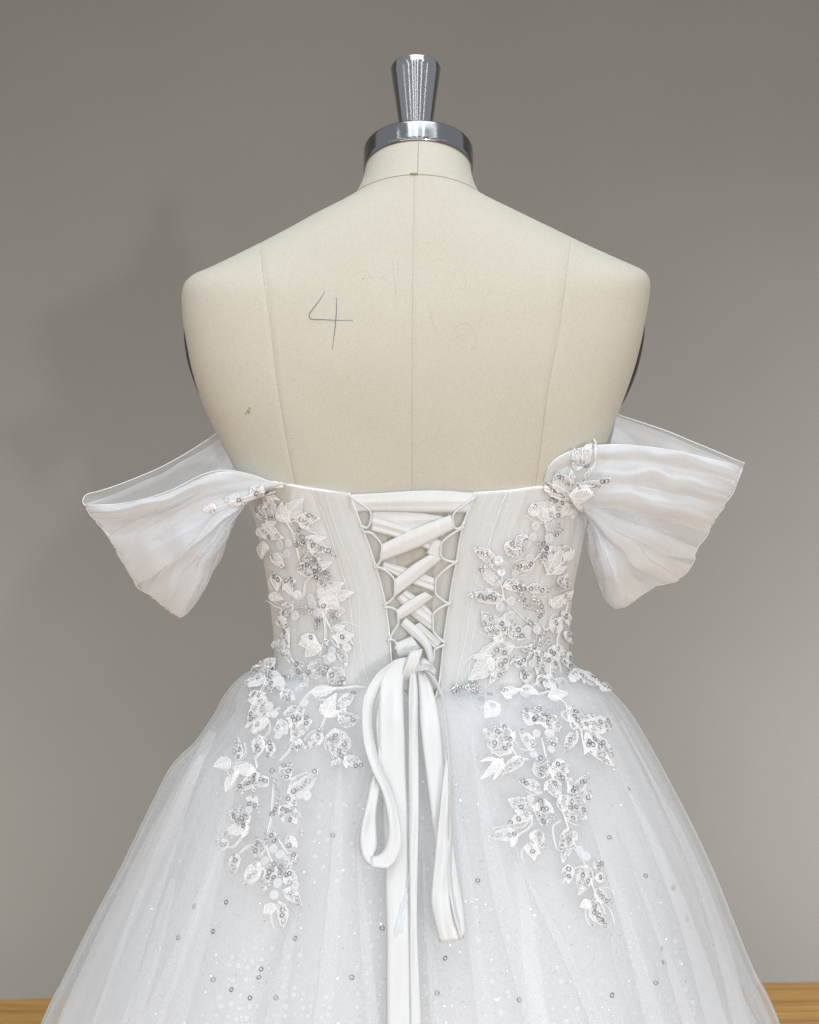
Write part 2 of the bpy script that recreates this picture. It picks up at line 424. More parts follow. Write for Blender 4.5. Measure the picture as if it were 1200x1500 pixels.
# steel ring and knob
def lathe(C, prof, n=72, tilt=True):
    return [[tilt_circle(C, max(r, 1e-5), 2*math.pi*j/n, h) for j in range(n)] for r, h in prof]
b = MB(); hr = 0.0200
b.grid(lathe(RC, [(RR*0.90, 0.0005), (RR*0.955, -0.0004), (RR*0.985, 0.0002), (RR, 0.0014), (RR, 0.004), (RR, hr*0.5), (RR, hr-0.003), (RR*0.998, hr-0.0012), (RR*0.985, hr), (RR*0.5, hr+.001), (0.0001, hr+0.001)]), closed_u=True)
b.build('neck_ring', M['steel_ring'], form)
KR = 37*(L+.03)/F
b = MB(); kh = 0.0825; kb = KR*0.53
prof = [(kb*1.02, hr), (kb, hr+0.001)] + [(kb + (KR-kb)*((i/12)**1.05), hr + 0.001 + kh*i/12) for i in range(1, 13)] + [(KR*0.985, hr+kh+0.0022), (KR*0.94, hr+kh+0.0030), (KR*.5, hr+kh+0.0034), (0.0001, hr+kh+0.0034)]
b.grid(lathe(RC + Vector((-0.0022, 0.0, 0)), prof), closed_u=True)
b.build('knob', M['steel'], form)
# arm plates: shallow dark lenses set in the armholes
def arm_plate(side, edge):
    b = MB(); P = []
    for i in range(25):
        t = -1 + 2*i/24; k = math.sqrt(max(0, 1-t*t)); y = (405+625)/2 + t*(625-405)/2
        e = interp_keys(edge, y)[1]; base = at(e, y, 0.0)
        r = []
        for j in range(17):
            a = math.pi*j/16
            r.append(Vector((base.x - side*0.010 + side*(0.010*k**0.7)*math.sin(a), 0.020 - 0.030*math.cos(a)*k, base.z)))
        P.append(r)
    b.grid(P); b.build('arm_plate', M['dark'], form)
arm_plate(-1, [(400, 274), (430, 268), (470, 265), (510, 268), (550, 277), (600, 296), (630, 314)])
arm_plate(1, [(400, 945), (430, 950), (480, 949), (520, 942.5), (560, 931.5), (600, 915), (630, 900)])
# handwriting and faint pencil marks
def stroke(mb, pts, r, n=26, off=0.00012, taper=True):
    P = [proj(*poly(pts, i/(n-1))[:2], torso_bvh, off)[0] for i in range(n)]
    mb.tube(P, (lambda t: r*(0.55 + 0.45*math.sin(math.pi*min(1, t*1.15)))) if taper else r, 5)
b = MB()
stroke(b, [(476, 427), (468, 440), (459, 452), (453, 461), (455, 467), (470, 468), (492, 469), (517, 469)], 0.00042)
stroke(b, [(493, 436), (493, 455), (491, 480), (487, 512)], 0.00040)
b.build('handwritten_number', M['ink'], form)
b = MB()
for ln in ([(533, 408), (545, 407), (562, 408), (572, 416)], [(538, 398), (545, 408)], [(575, 380), (577, 400), (579, 425), (581, 455)],
           [(583, 378), (583, 400), (580, 430)], [(629, 450), (633, 470), (640, 486), (647, 489)], [(632, 385), (640, 380), (650, 381)],
           [(675, 393), (682, 405), (682, 420), (676, 425)], [(725, 418), (716, 430), (711, 437)], [(708, 464), (700, 474)],
           [(662, 490), (672, 476), (684, 474), (695, 485), (698, 503), (694, 522)], [(664, 500), (672, 492), (690, 490)]):
    stroke(b, ln, 0.00030, 14)
b.build('pencil_sketch', M['faint'], form, kind='stuff')
b = MB()
for (x, y, rr) in ((364, 603, 3.0), (366, 598, 1.8), (360, 606, 1.5), (532, 408.5, .9), (417, 371, .9), (430, 642, .8)):
    p, nr = proj(x, y, torso_bvh, 0.0001); b.disc(p, nr + Vector((uni(-.02,.02), 0, uni(-.02,.02))), rr*L/F, 0.05)
b.build('stain_marks', M['stain'], form, kind='stuff')

# ------------------------------------------------------------------ wedding dress
dress = empty('wedding_dress')
dress['label'] = 'white tulle wedding gown with off-shoulder sleeves, sequin lace and laced-up back'
dress['category'] = 'dress'

# bodice
BK = [(0, 690, 690, 346, 868, .0860, 2.3), (1, 725, 725, 359, 861, .0825, 2.3), (2, 760, 760, 374, 856, .080, 2.25), (3, 800, 800, 384, 849, .077, 2.25),
      (4, 850, 850, 394, 838, .073, 2.2), (5, 900, 900, 401, 830, .070, 2.2), (6, 950, 950, 405, 828, .069, 2.2), (7, 975, 975, 404, 829, .070, 2.2),
      (8, 1010, 1010, 398, 835, .073, 2.2), (9, 1060, 1060, 388, 845, .080, 2.2), (10, 1110, 1110, 376, 857, .088, 2.2)]
def bod_surface(K, n=60, r1=None):
    R_ = [row_fn(K, (r1 or K[-1][0])*i/(n-1)) for i in range(n)]
    return R_
brow = bod_surface(BK)
bb = MB(); bb.grid([[body_pt(r, -math.cos(math.pi*j/60)) for j in range(61)] for r in brow]); bodice_bvh = bb.bvh()

def px_patch(left, right, nu, nv, bvh, off=0.0, fold=None, fy=-0.02):
    """grid between two photo-space guide curves laid on a surface of the dress"""
    P = []
    for i in range(nv):
        t = i/(nv-1); a = poly(left, t); c = poly(right, t); r = []
        for j in range(nu):
            u = j/(nu-1); x = a[0] + (c[0]-a[0])*u; y = a[1] + (c[1]-a[1])*u
            o = off + (fold(u, t) if fold else 0)
            if len(a) > 2: o += (a[2] + (c[2]-a[2])*u)*0.001
            p, nr = proj(x, y, bvh, o, fy); r.append(p)
        P.append(r)
    return P
# front of the bodice, and the back in two laced halves
b = MB()
b.grid([[body_pt(r, math.cos(math.pi*j/40), True, 1.25) for j in range(41)] for r in brow]); b.build('bodice_front', M['bodice'], dress)
LE = [(512, 722), (522, 745), (531, 771), (542, 800), (552, 830), (559, 856), (565, 882), (571, 928), (574, 964), (580, 1010), (592, 1055), (603, 1090)]
RE = [(695, 721), (686, 745), (678, 767), (672, 795), (668, 822), (662, 853), (657, 885), (650, 935), (646, 975), (641, 1010), (628, 1050), (607, 1090)]
def bodice_half(side):
    edge = LE if side < 0 else RE; P = []
    nv, nu = 60, 34
    for i in range(nv):
        t = i/(nv-1); row = row_fn(BK, 0.3 + 9.4*t)
        # rows follow horizontal sections; top row rises to the drawn top line
        yy = yref(row); e = poly(edge, min(1, max(0, (yy-722)/368)))
        se = s_of_px(row, e[0]); r = []
        for j in range(nu):
            u = j/(nu-1); s = (-1 + (se+1)*u*u) if side < 0 else (1 - (1-se)*u*u)
            p = body_pt(row, s); r.append(p)
        P.append(r)
    # lift the top rows to the neckline curve
    topk = [(346, 690), (375, 698), (400, 702), (440, 711), (480, 717), (512, 722)] if side < 0 else [(868, 700), (840, 708), (812, 710), (790, 712), (740, 719), (695, 721)]
    for j in range(nu):
        p = P[0][j]; px = 600 + p.x*F/(L+p.y)
        ks = sorted(topk); y = interp_keys(ks, px)[1]; zt = ZC - (y-750)*(L+p.y)/F
        for i in range(8):
            w_ = (1 - i/8); P[i][j].z += (zt - P[0][j].z if i == 0 else dz)*w_ if i else 0
            if i == 0: dz = zt - P[0][j].z; P[0][j].z = zt
    b = MB(); b.grid(P); return b
bl = bodice_half(-1); br = bodice_half(1)
bl.build('bodice_panel', M['bodice'], dress, solid=0.0012); br.build('bodice_panel', M['bodice'], dress, solid=0.0012)

# sheer inner guards beside the lacing
def rag(k): return lambda u, t: 0.0006*math.sin(u*k + 3*t) + 0.0004*math.sin(t*9)
for left, right in (([(505, 728), (528, 775), (549, 835), (562, 885), (568, 935), (576, 1010)], [(546, 735), (560, 775), (583, 835), (590, 885), (595, 935), (598, 1010)]),
                    ([(664, 735), (648, 775), (636, 835), (634, 885), (630, 935), (628, 1010)], [(700, 728), (682, 775), (671, 835), (661, 885), (654, 935), (648, 1010)])):
    b = MB(); b.grid(px_patch(left, right, 14, 40, bodice_bvh, -0.0022, lambda u, t: 0.0007*math.sin(u*16+2*t))); b.build('lacing_guard', M['tulle_dense'], dress)

# gathered tulle over the bodice, in tapered pleats
def pleats(seed, k, amp):
    rr = random.Random(seed); ph = [rr.uniform(0, 6.28) for _ in range(4)]
    return lambda u, t: amp*(0.6*math.sin(u*k+ph[0]+0.8*t) + 0.4*math.sin(u*k*2.3+ph[1]-1.1*t) + .25*math.sin(u*k*4.1+ph[2]))
def overlay(left, right, off, k, amp, seed, nu=60, m='tulle_bodice', nm='bodice_tulle', hemside=None):
    P = px_patch(left, right, nu, 44, bodice_bvh, off, pleats(seed, k, amp))
    b = MB(); b.grid(P); o = b.build(nm, M[m], dress)
    if hemside is not None:
        h = MB(); h.tube([r[hemside] for r in P], 0.00024, 4); h.build('tulle_fold', M['hem'], o)
    return o
Lo = [(366, 708), (375, 745), (386, 800), (395, 850), (402, 900), (406, 950), (404, 985), (402, 1012)]
Ro = [(858, 712), (857, 750), (848, 800), (837, 850), (830, 900), (827, 950), (828, 985), (832, 1012)]
overlay(Lo, [(512, 722), (531, 771), (552, 830), (565, 882), (570, 928), (566, 975), (560, 1012)], 0.0026, 17, 0.0010, 1)
overlay([(478, 718), (486, 745), (501, 790), (520, 840), (527, 880), (528, 930), (533, 970), (543, 1004)],
        [(513, 722), (532, 771), (553, 830), (566, 882), (571, 928), (568, 970), (560, 1004)], 0.0040, 5, 0.0006, 2, 24, hemside=0)
overlay([(460, 716), (474, 750), (488, 790), (500, 830), (512, 870), (519, 930), (522, 970), (528, 1004)],
        [(480, 718), (488, 745), (503, 790), (522, 840), (530, 880), (531, 930), (537, 970), (546, 1004)], 0.0034, 4, 0.0005, 6, 16, hemside=0)
overlay([(694, 721), (677, 767), (667, 822), (656, 885), (649, 940), (645, 1000), (650, 1038)],
        [(858, 712), (857, 750), (848, 800), (837, 850), (830, 900), (827, 960), (830, 1000)], 0.0028, 30, 0.0015, 3, 110)
overlay([(694, 721), (677, 767), (667, 822), (656, 885), (649, 940), (645, 1000), (652, 1042)],
        [(742, 718), (722, 767), (712, 822), (700, 885), (690, 940), (686, 1000), (692, 1038)], 0.0042, 9, 0.0008, 5, 34, hemside=33)
overlay([(740, 718), (716, 790), (694, 860), (680, 940), (668, 1000), (668, 1036)],
        [(790, 712), (768, 767), (748, 822), (738, 885), (722, 940), (706, 1000), (700, 1034)], 0.0036, 8, 0.0009, 9, 34, hemside=0)
# neckline facing rolled over the top edge
for side, pts in ((-1, [(352, 700), (375, 700), (400, 704), (440, 713), (480, 719), (514, 724)]), (1, [(693, 723), (740, 720), (790, 714), (812, 713), (850, 716)])):
    b = MB(); b.tube([proj(*poly(pts, i/40)[:2], bodice_bvh, 0.0012)[0] for i in range(41)], 0.0016, 8); b.build('neckline_binding', M['hem'], dress)
# corset edge piping
for e in (LE, RE):
    b = MB(); b.tube([proj(*poly(e, i/60*0.93)[:2], bodice_bvh, 0.0026)[0] for i in range(61)], 0.0006, 6); b.build('corset_edge', M['thread'], dress)
# small glitter dots woven in the bodice ground
b = MB(); rg = random.Random(8)
for x0, x1, y0, y1, n in ((500, 548, 735, 990, 170), (405, 520, 740, 1000, 170), (690, 820, 740, 1000, 170)):
    for _ in range(n):
        x = rg.uniform(x0, x1); y = rg.uniform(y0, y1)
        if x0 == 500: x = interp_keys([(722, 500), (830, 535), (930, 550), (1010, 555)], y)[1] + rg.uniform(-18, 8)
        p, nr = proj(x, y, bodice_bvh, 0.0014); b.disc(p, nr, rg.uniform(1.2, 2.5)*L/F, 0.1, 0, 7)
b.build('woven_dots', M['dot'], dress, kind='stuff')

# ------------------------------------------------------------------ skirt
SK = [(0, 968, 400, 832, .074), (1, 985, 364, 858, .084), (2, 1000, 344, 878, .092), (3, 1020, 328, 903, .102), (4, 1050, 312, 928, .115), (5, 1090, 284, 951, .130),
      (6, 1125, 251, 970, .142), (7, 1200, 214, 1008, .168), (8, 1275, 179, 1042, .192), (9, 1375, 128, 1081, .222), (10, 1450, 92, 1112, .245),
      (11, 1500, 67, 1137, .258), (12, 1700, -20, 1225, .31), (13, 2000, -130, 1340, .37), (14, 2600, -320, 1520, .44)]
def waist_dip(a):
    """how far (photo px) the waist seam drops from the side seams towards the centre back"""
    return 34*(1-a)**0.6
def skirt_layer(name, m, seed, inset, amp, ks, nr=95, ns=241, depth_in=0.0, open_v=True, vr=14.0, hems=None):
    rr = random.Random(seed); comps = [(k, rr.uniform(0, 6.28), rr.uniform(-.5, .5), rr.uniform(0.4, 1)) for k in ks]
    P = []
    for i in range(nr):
        t = (i/(nr-1)); r_ = vr*t**1.25
        _, yy, xl, xr, D = interp_keys(SK, r_)
        ins = inset*(0.72*min(1.0, max(0.0, (yy-968)/70.0)) + 0.28*min(1.0, max(0.0, (yy-1040)/300.0)))
        hw = (xr-xl)/2 - ins; xc = (xr+xl)/2; D2 = D - depth_in - ins*0.0002
        W = hw*math.sqrt(max(.5, L*L-D*D))/F; Xc = (xc-600)*L/F
        z = ZC - (yy-750)/F*(L - D*D/L) if yy < 1500 else None
        if z is None:
            z1500 = ZC - (750)/F*(L-.258**2/L); z = z1500*(1-(yy-1500)/1100.0)
            z = max(z, 0.004)
        A = amp*min(1.0, 0.12 + max(0, (yy-975))/420.0)*(1 + max(0, yy-1500)/700.0)
        pr = []
        for j in range(ns):
            a = -math.pi + 2*math.pi*j/(ns-1); sx, cy = math.sin(a), math.cos(a)
            f = sum(w_*math.sin(k*a+ph+dr*r_*0.35) for k, ph, dr, w_ in comps)/len(comps)
            f = (abs(f*2)**1.2)*(1 if f > 0 else -1)*0.6
            dip = 0
            if cy > 0:
                fade = max(0.0, 1 - i/26.0)
                dip = (waist_dip(abs(sx)) + max(0, 1-abs(sx - 0.02)/0.13)*42)*fade
            x = Xc + (W + A*f)*sx; y = -(D2 + A*f)*cy
            pr.append(Vector((x, y, z - dip*(L-D)/F)))
        P.append(pr)
    b = MB(); b.grid(P); o = b.build(name, M[m], dress)
    return b, o, P
lin, _, _ = skirt_layer('skirt_lining', 'lining', 11, 66, 0.013, (7, 11, 18, 26), depth_in=0.016)
net, _, _ = skirt_layer('glitter_net', 'tulle_mid', 12, 48, 0.016, (9, 15, 22, 35), depth_in=0.011)
skirt_layer('skirt_tulle', 'tulle_light', 13, 38, 0.013, (10, 17, 31), depth_in=0.008)
skirt_layer('skirt_tulle', 'tulle_light', 14, 18, 0.012, (12, 19, 27, 43), depth_in=0.004)
out_, _, OP = skirt_layer('skirt_tulle', 'tulle_outer', 15, 0, 0.004, (11, 23, 37), depth_in=0.0)
net_bvh = net.bvh(); skirt_bvh = out_.bvh()
# whole dress back for things that hang over it
both = MB(); both.v = list(out_.v); both.f = list(out_.f)
o_ = len(both.v); both.v += bb.v; both.f += [tuple(i+o_ for i in f) for f in bb.f]
dress_bvh = both.bvh()
# soft folds where the outer tulle doubles over itself
rf = random.Random(77)
def fold_strip(x0, y0, x1, y1, w0, w1, bow_, mname='tulle_fold_net', off=0.0012):
    n = 40; P = []
    for i in range(n):
        t = i/(n-1); x = x0+(x1-x0)*t; y = y0+(y1-y0)*t; w_ = (w0+(w1-w0)*t)*min(1, 0.25+2.5*t)
        x += bow_*math.sin(math.pi*t)
        P.append([proj(x + w_*(q-.5) , y, skirt_bvh, off + 0.0022*math.sin(math.pi*q) + 0.0055*math.exp(-q*14))[0] for q in (0, .02, .05, .1, .2, .35, .5, .65, .8, .92, 1)])
    b = MB(); b.grid(P); b.build('tulle_fold', M[mname], dress)
for a in ((318, 1075, 110, 1520, 16, 46, -8), (300, 1110, 160, 1520, 10, 40, -6), (352, 1110, 250, 1520, 10, 34, 6), (330, 1230, 215, 1520, 6, 30, 4), (500, 1100, 470, 1520, 9, 30, 5),
          (520, 1180, 548, 1520, 5, 18, 0), (440, 1320, 400, 1520, 5, 22, 0), (690, 1080, 790, 1520, 12, 44, -10), (660, 1120, 715, 1520, 8, 26, 0), (745, 1240, 880, 1520, 8, 30, 4),
          (880, 1090, 1050, 1520, 12, 40, 18), (905, 1060, 1085, 1520, 10, 34, 26), (840, 1150, 960, 1520, 8, 36, 8), (900, 1220, 1010, 1520, 5, 28, 6), (260, 1290, 190, 1520, 5, 20, 3), (620, 1250, 640, 1520, 5, 18, 0)):
    fold_strip(*a)

# glitter, dots and loose sequins under the outer tulle
rg = random.Random(21); dots = MB(); gl = MB(); lo_s = MB()
def in_skirt(x, y):
    k = interp_keys([(s_[1], s_[2], s_[3]) for s_ in SK], y); return k[1]+70 < x < k[2]-60
for cx, cy, nx, ny, sp, sk in ((330, 1390, 9, 10, 14, -.25), (540, 1270, 4, 14, 17, 0), (520, 1440, 8, 5, 17, .05), (760, 1420, 7, 6, 19, .2), (215+140, 1460, 10, 4, 15, -.2),
                               (620, 1180, 2, 16, 19, .02), (470, 1180, 4, 7, 18, -.1), (900, 1380, 6, 9, 17, .3), (695, 1330, 3, 9, 22, .1)):
    for i in range(nx):
        for j in range(ny):
            x = cx + i*sp + j*sp*sk + rg.gauss(0, 2.4); y = cy + j*sp + rg.gauss(0, 2.4)
            if rg.random() < 0.24 or not in_skirt(x, y): continue
            p, nr = proj(x, y, net_bvh, 0.0008); dots.disc(p, nr, rg.uniform(1.6, 4.3)*L/F*0.85, 0.1, 0, 8)
for _k in range(1700):
    y = 1090 + 420*rg.random()**0.75; x = rg.uniform(120, 1080)
    if not in_skirt(x, y): continue
    p, nr = proj(x, y, skirt_bvh if _k % 2 else net_bvh, 0.0010 if _k % 2 else 0.0025)
    tl = Vector((rg.gauss(0, .45), rg.gauss(0, .45), rg.gauss(0, .45)))
    gl.disc(p, nr + tl, rg.uniform(0.45, 1.15)*L/F, 0.0, 0, 5)
dots.build('flocked_dots', M['dot'], dress, kind='stuff'); gl.build('glitter_specks', M['glitter'], dress, kind='stuff')
for x, y in ((488, 1224), (433, 1375), (383, 1420), (380, 1432), (367, 1462), (516, 1432), (405, 1462), (285, 1328), (262, 1374), (313, 1365), (652, 1404), (920, 1156),
             (892, 1227), (945, 1283), (985, 1301), (1005, 1347), (968, 1390), (972, 1410), (896, 1458), (313, 1435), (332, 1322), (340, 1450), (960, 1500-60), (700, 1290), (560, 1360), (760, 1465), (640, 1455)):
    p, nr = proj(x, y, skirt_bvh, 0.0008); lo_s.ring(p, nr+Vector((rg.gauss(0, .25), 0, rg.gauss(0, .25))), 2.9*L/F*0.86, 0.95*L/F*0.86)
lo_s.build('loose_sequins', M['sequin_dark'], dress, kind='stuff')

# ------------------------------------------------------------------ sleeves
def fan(G, B, nu, nv, bulge, amp, seed, k, lift=None, push=0.0):
    rr = random.Random(seed); ph = [rr.uniform(0, 6.28) for _ in range(5)]; P = []
    for j in range(nv):
        v = j/(nv-1); g = poly(G, v); q = poly(B, v); a = at(*g[:3]); c = at(*q[:3]); r = []
        for i in range(nu):
            u = i/(nu-1); s = math.sin(math.pi*u)
            fo = 0.5*math.sin(k*v*6.28+ph[0]+1.2*u) + 0.32*math.sin(k*1.7*v*6.28+ph[1]-1.5*u) + 0.22*math.sin(k*2.9*v*6.28+ph[2]+2*u)
            fo = math.copysign(abs(fo)**0.75, fo)
            nk = (v*11.0 + 0.3*math.sin(9*v)) % 1.0; fo2 = 1 - 0.020*(nk**3)*(u**5)*min(1, v*8)*min(1, (1-v)*6)
            p = a.lerp(c, u*fo2); p = p + noise_vec(p*38.0 + Vector((seed, 0, 0)))*0.0045*s*min(1, 0.12 + v*4)*min(1, .2 + (1-v)*5); en = (u**0.5)*(1-u)**0.35*1.3
            y = -bulge*s**0.8*math.sin(math.pi*(0.12+0.82*v))**0.5 - amp*fo*en*1.25 - push
            dx, dz = 0, 0
            if lift: dz = lift(u, v)*(L/F)
            r.append(p + Vector((amp*0.35*en*math.sin(k*3*v*6.28+ph[3]), y, dz + amp*0.5*en*math.sin(k*2.1*v*6.28+ph[4]+u))))
        P.append(r)
    return P
def fold_of(G_, v00, v01, v10, v11, off=0.0012, n=13):
    """a strip where the net of the drape G_ is folded double: from rows v00..v01 at the gather to v10..v11 at the rim"""
    nv_, nu_ = len(G_), len(G_[0]); P = []
    for i in range(nu_):
        u = i/(nu_-1); r = []
        for q in range(n):
            w_ = (q/(n-1))**1.6; v = (v00+(v10-v00)*u)*(1-w_) + (v01+(v11-v01)*u)*w_
            x = min(max(v, 0), .9999)*(nv_-1); k_ = int(x); p = G_[k_][i].lerp(G_[min(nv_-1, k_+1)][i], x-k_)
            r.append(p + Vector((0, -off - 0.0015*math.sin(math.pi*w_) - 0.006*math.sin(math.pi*min(1, u*1.05))*math.exp(-w_*16), 0)))
        P.append(r)
    return P
def sleeve(near, far, bands, nm_label):
    o = None
    b = MB(); b.grid(far[0]); b2 = b
    root = b.build('sleeve', M['tulle_back'], dress)
    root['label'] = nm_label
    b = MB(); b.grid(near); b.build('sleeve_drape', M['tulle_sleeve'], root)
    for bd in bands:
        b = MB(); b.grid(bd); o = b.build('sleeve_band', M['tulle_dense'], root)
        h = MB(); h.tube([p + Vector((0, -0.0002, 0)) for p in bd[0]], 0.00028, 4); h.build('fold_edge', M['hem'], o)
    b = MB(); b.tube([p + Vector((0, -0.0004, 0)) for p in near[0]], 0.00038, 5); b.tube(far[0][0], 0.00042, 5); b.tube([r[-1] for r in near], 0.00032, 5)
    b.tube(near[-1], 0.00035, 5)
    b.build('sleeve_hem', M['hem'], root); return root
# left
GLn = [(420, 708, -.070), (392, 714, -.062), (365, 722, -.045), (350, 734, -.036), (360, 728, -.040)]
BLn = [(126, 741, -.001), (130, 750, .0), (137, 760, .0), (152, 777, .0), (171, 806, .0), (185, 832, .0), (199, 858, .0), (216, 870, .0), (240, 888, .0), (263, 904, .0), (281, 891, .0), (298, 866, .0), (312, 835, .0), (326, 792, .0), (334, 765, .0)]
def liftL(u, v): return 25*math.exp(-v/0.10)*math.exp(-((u-.30)/.20)**2)*min(1, u*8) - 6*math.exp(-v/.10)*math.exp(-((u-.78)/.18)**2)
near = fan(GLn, BLn, 44, 120, 0.030, 0.0050, 31, 3.2, liftL)
GLf = [(336, 622, .035), (345, 648, .030), (352, 680, .022), (358, 705, .012), (358, 735, .005)]
BLf = [(133, 722, .008), (124, 728, .005), (123, 738, .002), (152, 777, .0), (185, 832, .0), (216, 870, .0), (240, 888, .0), (263, 904, .0), (281, 891, .0), (298, 866, .01), (326, 792, .015), (350, 745, .012)]
def liftf(u, v): return -9*math.exp(-v/.1)*math.sin(math.pi*u)
far = [fan(GLf, BLf, 40, 100, -0.035, 0.0045, 32, 3.0, liftf)]
BLb = [(126, 738, -.002), (130, 749, -.002), (138, 761, -.002)]
GLb = [(420, 708, -.074), (385, 722, -.062), (355, 735, -.045)]
band1 = fan(GLb, BLb, 44, 24, 0.034, 0.0018, 33, 1.2, lambda u, v: 25*(1-v*.6)*math.exp(-((u-.30)/.20)**2)*min(1, u*8) - 6*math.exp(-((u-.78)/.18)**2))
BLc = [(160, 790, -.001), (185, 833, -.001), (199, 859, -.001)]
GLc = [(352, 733, -.045), (354, 735, -.045), (356, 736, -.045)]
band2 = fan(GLc, BLc, 40, 24, 0.030, 0.003, 37, 1.5)
BLd = [(222, 876, -.001), (263, 903, -.001), (290, 880, -.001)]
band3 = fan(GLc, BLd, 40, 30, 0.034, 0.004, 38, 1.6)
_arc = MB(); _arc.tube([at(*poly([(133, 722, .008), (126, 725, .006), (122, 731, .003), (122, 737, .001), (126, 741, -.001)], i/16)) for i in range(17)], 0.00040, 5)
sleeve_l = sleeve(near, far, [band1, band2, band3, fold_of(near, .02, .5, .15, .34), fold_of(near, .30, .75, .42, .50), fold_of(near, .35, .6, .62, .80, .002), fold_of(near, .2, .5, .52, .60, .0024), fold_of(near, .7, .95, .86, .97), fold_of(near, .05, .3, .22, .27, .002), fold_of(near, .1, .45, .28, .36, .0015), fold_of(near, .5, .62, .54, .57, .003), fold_of(near, .6, .9, .64, .74, .003), fold_of(near, .4, .8, .90, .93, .002), fold_of(far[0], .3, .5, .22, .34), fold_of(far[0], .1, .5, .05, .2), fold_of(far[0], .2, .8, .4, .6)], 'sheer draped sleeve with an open rolled rim')
_arc.build('rolled_rim', M['hem'], sleeve_l)
# right
GRn = [(797, 704, -.070), (812, 716, -.066), (832, 730, -.058), (852, 745, -.045), (864, 762, -.035), (860, 775, -.030)]
BRn = [(1086, 686, .0), (1083, 700, .0), (1076, 718, .0), (1062, 742, .0), (1046, 763, .0), (1036, 785, .0), (1025, 800, .0), (1021, 812, .0), (1010, 835, .0), (995, 850, .0), (958, 861, .0), (930, 880, .0), (908, 892, .0), (890, 883, .0), (878, 855, .0), (868, 825, .0), (861, 795, .0)]
def liftR(u, v): return math.exp(-v/.13)*(46*math.sin(math.pi*u**0.55)**0.85)
near = fan(GRn, BRn, 46, 130, 0.034, 0.0055, 41, 3.4, liftR)
GRf = [(904, 606, .030), (895, 645, .022), (884, 690, .015), (870, 740, .012), (862, 780, .008)]
BRf = [(1091, 678, .003), (1087, 690, .001), (1076, 718, .0), (1046, 763, .0), (1025, 800, .0), (1010, 835, .0), (995, 850, .0), (958, 861, .0), (930, 880, .0), (908, 892, .0), (890, 883, .004), (872, 840, .008), (861, 795, .010)]
far = [fan(GRf, BRf, 40, 110, -0.032, 0.0045, 42, 3.0, lambda u, v: 9*math.exp(-v/.1)*math.sin(math.pi*u))]
bands = []
for k_, (g0, g1, b0, b1, sd) in enumerate((((797, 704), (812, 716), (1086, 686), (1078, 714), 43), ((806, 712), (830, 730), (1080, 708), (1058, 748), 44), ((824, 724), (850, 744), (1060, 745), (1038, 780), 45))):
    G = [(*g0, -.072), ((g0[0]+g1[0])/2, (g0[1]+g1[1])/2, -.070), (*g1, -.066)]; Bb = [(*b0, -.002), ((b0[0]+b1[0])/2, (b0[1]+b1[1])/2, -.002), (*b1, -.002)]
    lo0, lo1 = (44, 28) if k_ == 0 else ((33, 17) if k_ == 1 else (20, 6))
    bands.append(fan(G, Bb, 46, 22, 0.038, 0.0015, sd, 1.1, lambda u, v, a=lo0, c=lo1: (a+(c-a)*v)*math.sin(math.pi*u**0.55)**0.85))
bands.append(fan([(860, 768, -.036), (862, 772, -.035), (861, 776, -.034)], [(930, 881, -.001), (908, 891, -.001), (884, 868, -.001)], 36, 24, 0.026, 0.003, 46, 1.4))
bands += [fold_of(near, .40, .55, .34, .38, .002), fold_of(near, .52, .62, .48, .53, .0024), fold_of(near, .62, .8, .70, .78, .0026), fold_of(near, .5, .95, .84, .88, .0016), fold_of(near, .85, .97, .90, .93, .003), fold_of(far[0], .1, .6, .25, .33), fold_of(near, .5, .7, .40, .50), fold_of(near, .55, .9, .60, .66), fold_of(near, .6, .75, .80, .92), fold_of(near, .8, .98, .93, .99, .002), fold_of(near, .55, .65, .72, .75, .002), fold_of(far[0], .02, .3, .02, .10), fold_of(far[0], .3, .9, .5, .7)]
sleeve(near, far, bands, 'sheer draped sleeve in broad pressed pleats')
# gathered strap seams where the sleeves meet the bodice
for pts in ([(352, 716), (378, 712), (404, 706), (420, 707)], [(792, 712), (806, 722), (830, 735), (852, 748)]):
    b = MB()
    for k in range(5):
        b.tube([proj(*poly([(x, y + k*1.6 - 2) for x, y in pts], i/24)[:2], bodice_bvh, 0.006 + 0.0015*math.sin(i*.9+k*2))[0] for i in range(25)], 0.0009, 6)
    b.build('strap_gather', M['hem'], dress)

# ------------------------------------------------------------------ corset lacing
def strip(left, right, off, nu=7, nv=26, bvh=None, arch=0.0, wob=0.0, seed=0):
    rr = random.Random(seed); ph = rr.uniform(0, 6)
    return px_patch(left, right, nu, nv, bvh or dress_bvh, off*0.001, lambda u, t: arch*math.sin(math.pi*u) + wob*math.sin(u*14+ph+t*2))
c7 = lambda *p: [(500 + p[i]/4.168, 700 + p[i+1]/4.168) for i in range(0, len(p), 2)]
def band(name, quadA, quadB, off, arch=0.0008, wob=0.0, seed=1, m='satin', bvh=None, pin=0.0):
    """flat ribbon between its two long edges"""
    P = strip(quadA, quadB, off, 9, 30, bvh or bodice_bvh, arch, wob, seed)
    b = MB(); b.grid(P); return b.build(name, M[m], dress, solid=0.0004)
band('modesty_band', c7(45, 100, 300, 88, 520, 82, 820, 88), c7(60, 205, 300, 205, 520, 212, 790, 215), 1.0, 0.0015, 0.0004)
band('modesty_band', c7(250, 90, 520, 76, 700, 82, 830, 100), c7(250, 150, 520, 140, 700, 160, 800, 190), 0.2, 0.001)
band('lacing_ribbon', c7(190, 195, 400, 200, 640, 240), c7(190, 330, 400, 340, 640, 262), -0.6, 0.0008, 0.0003)
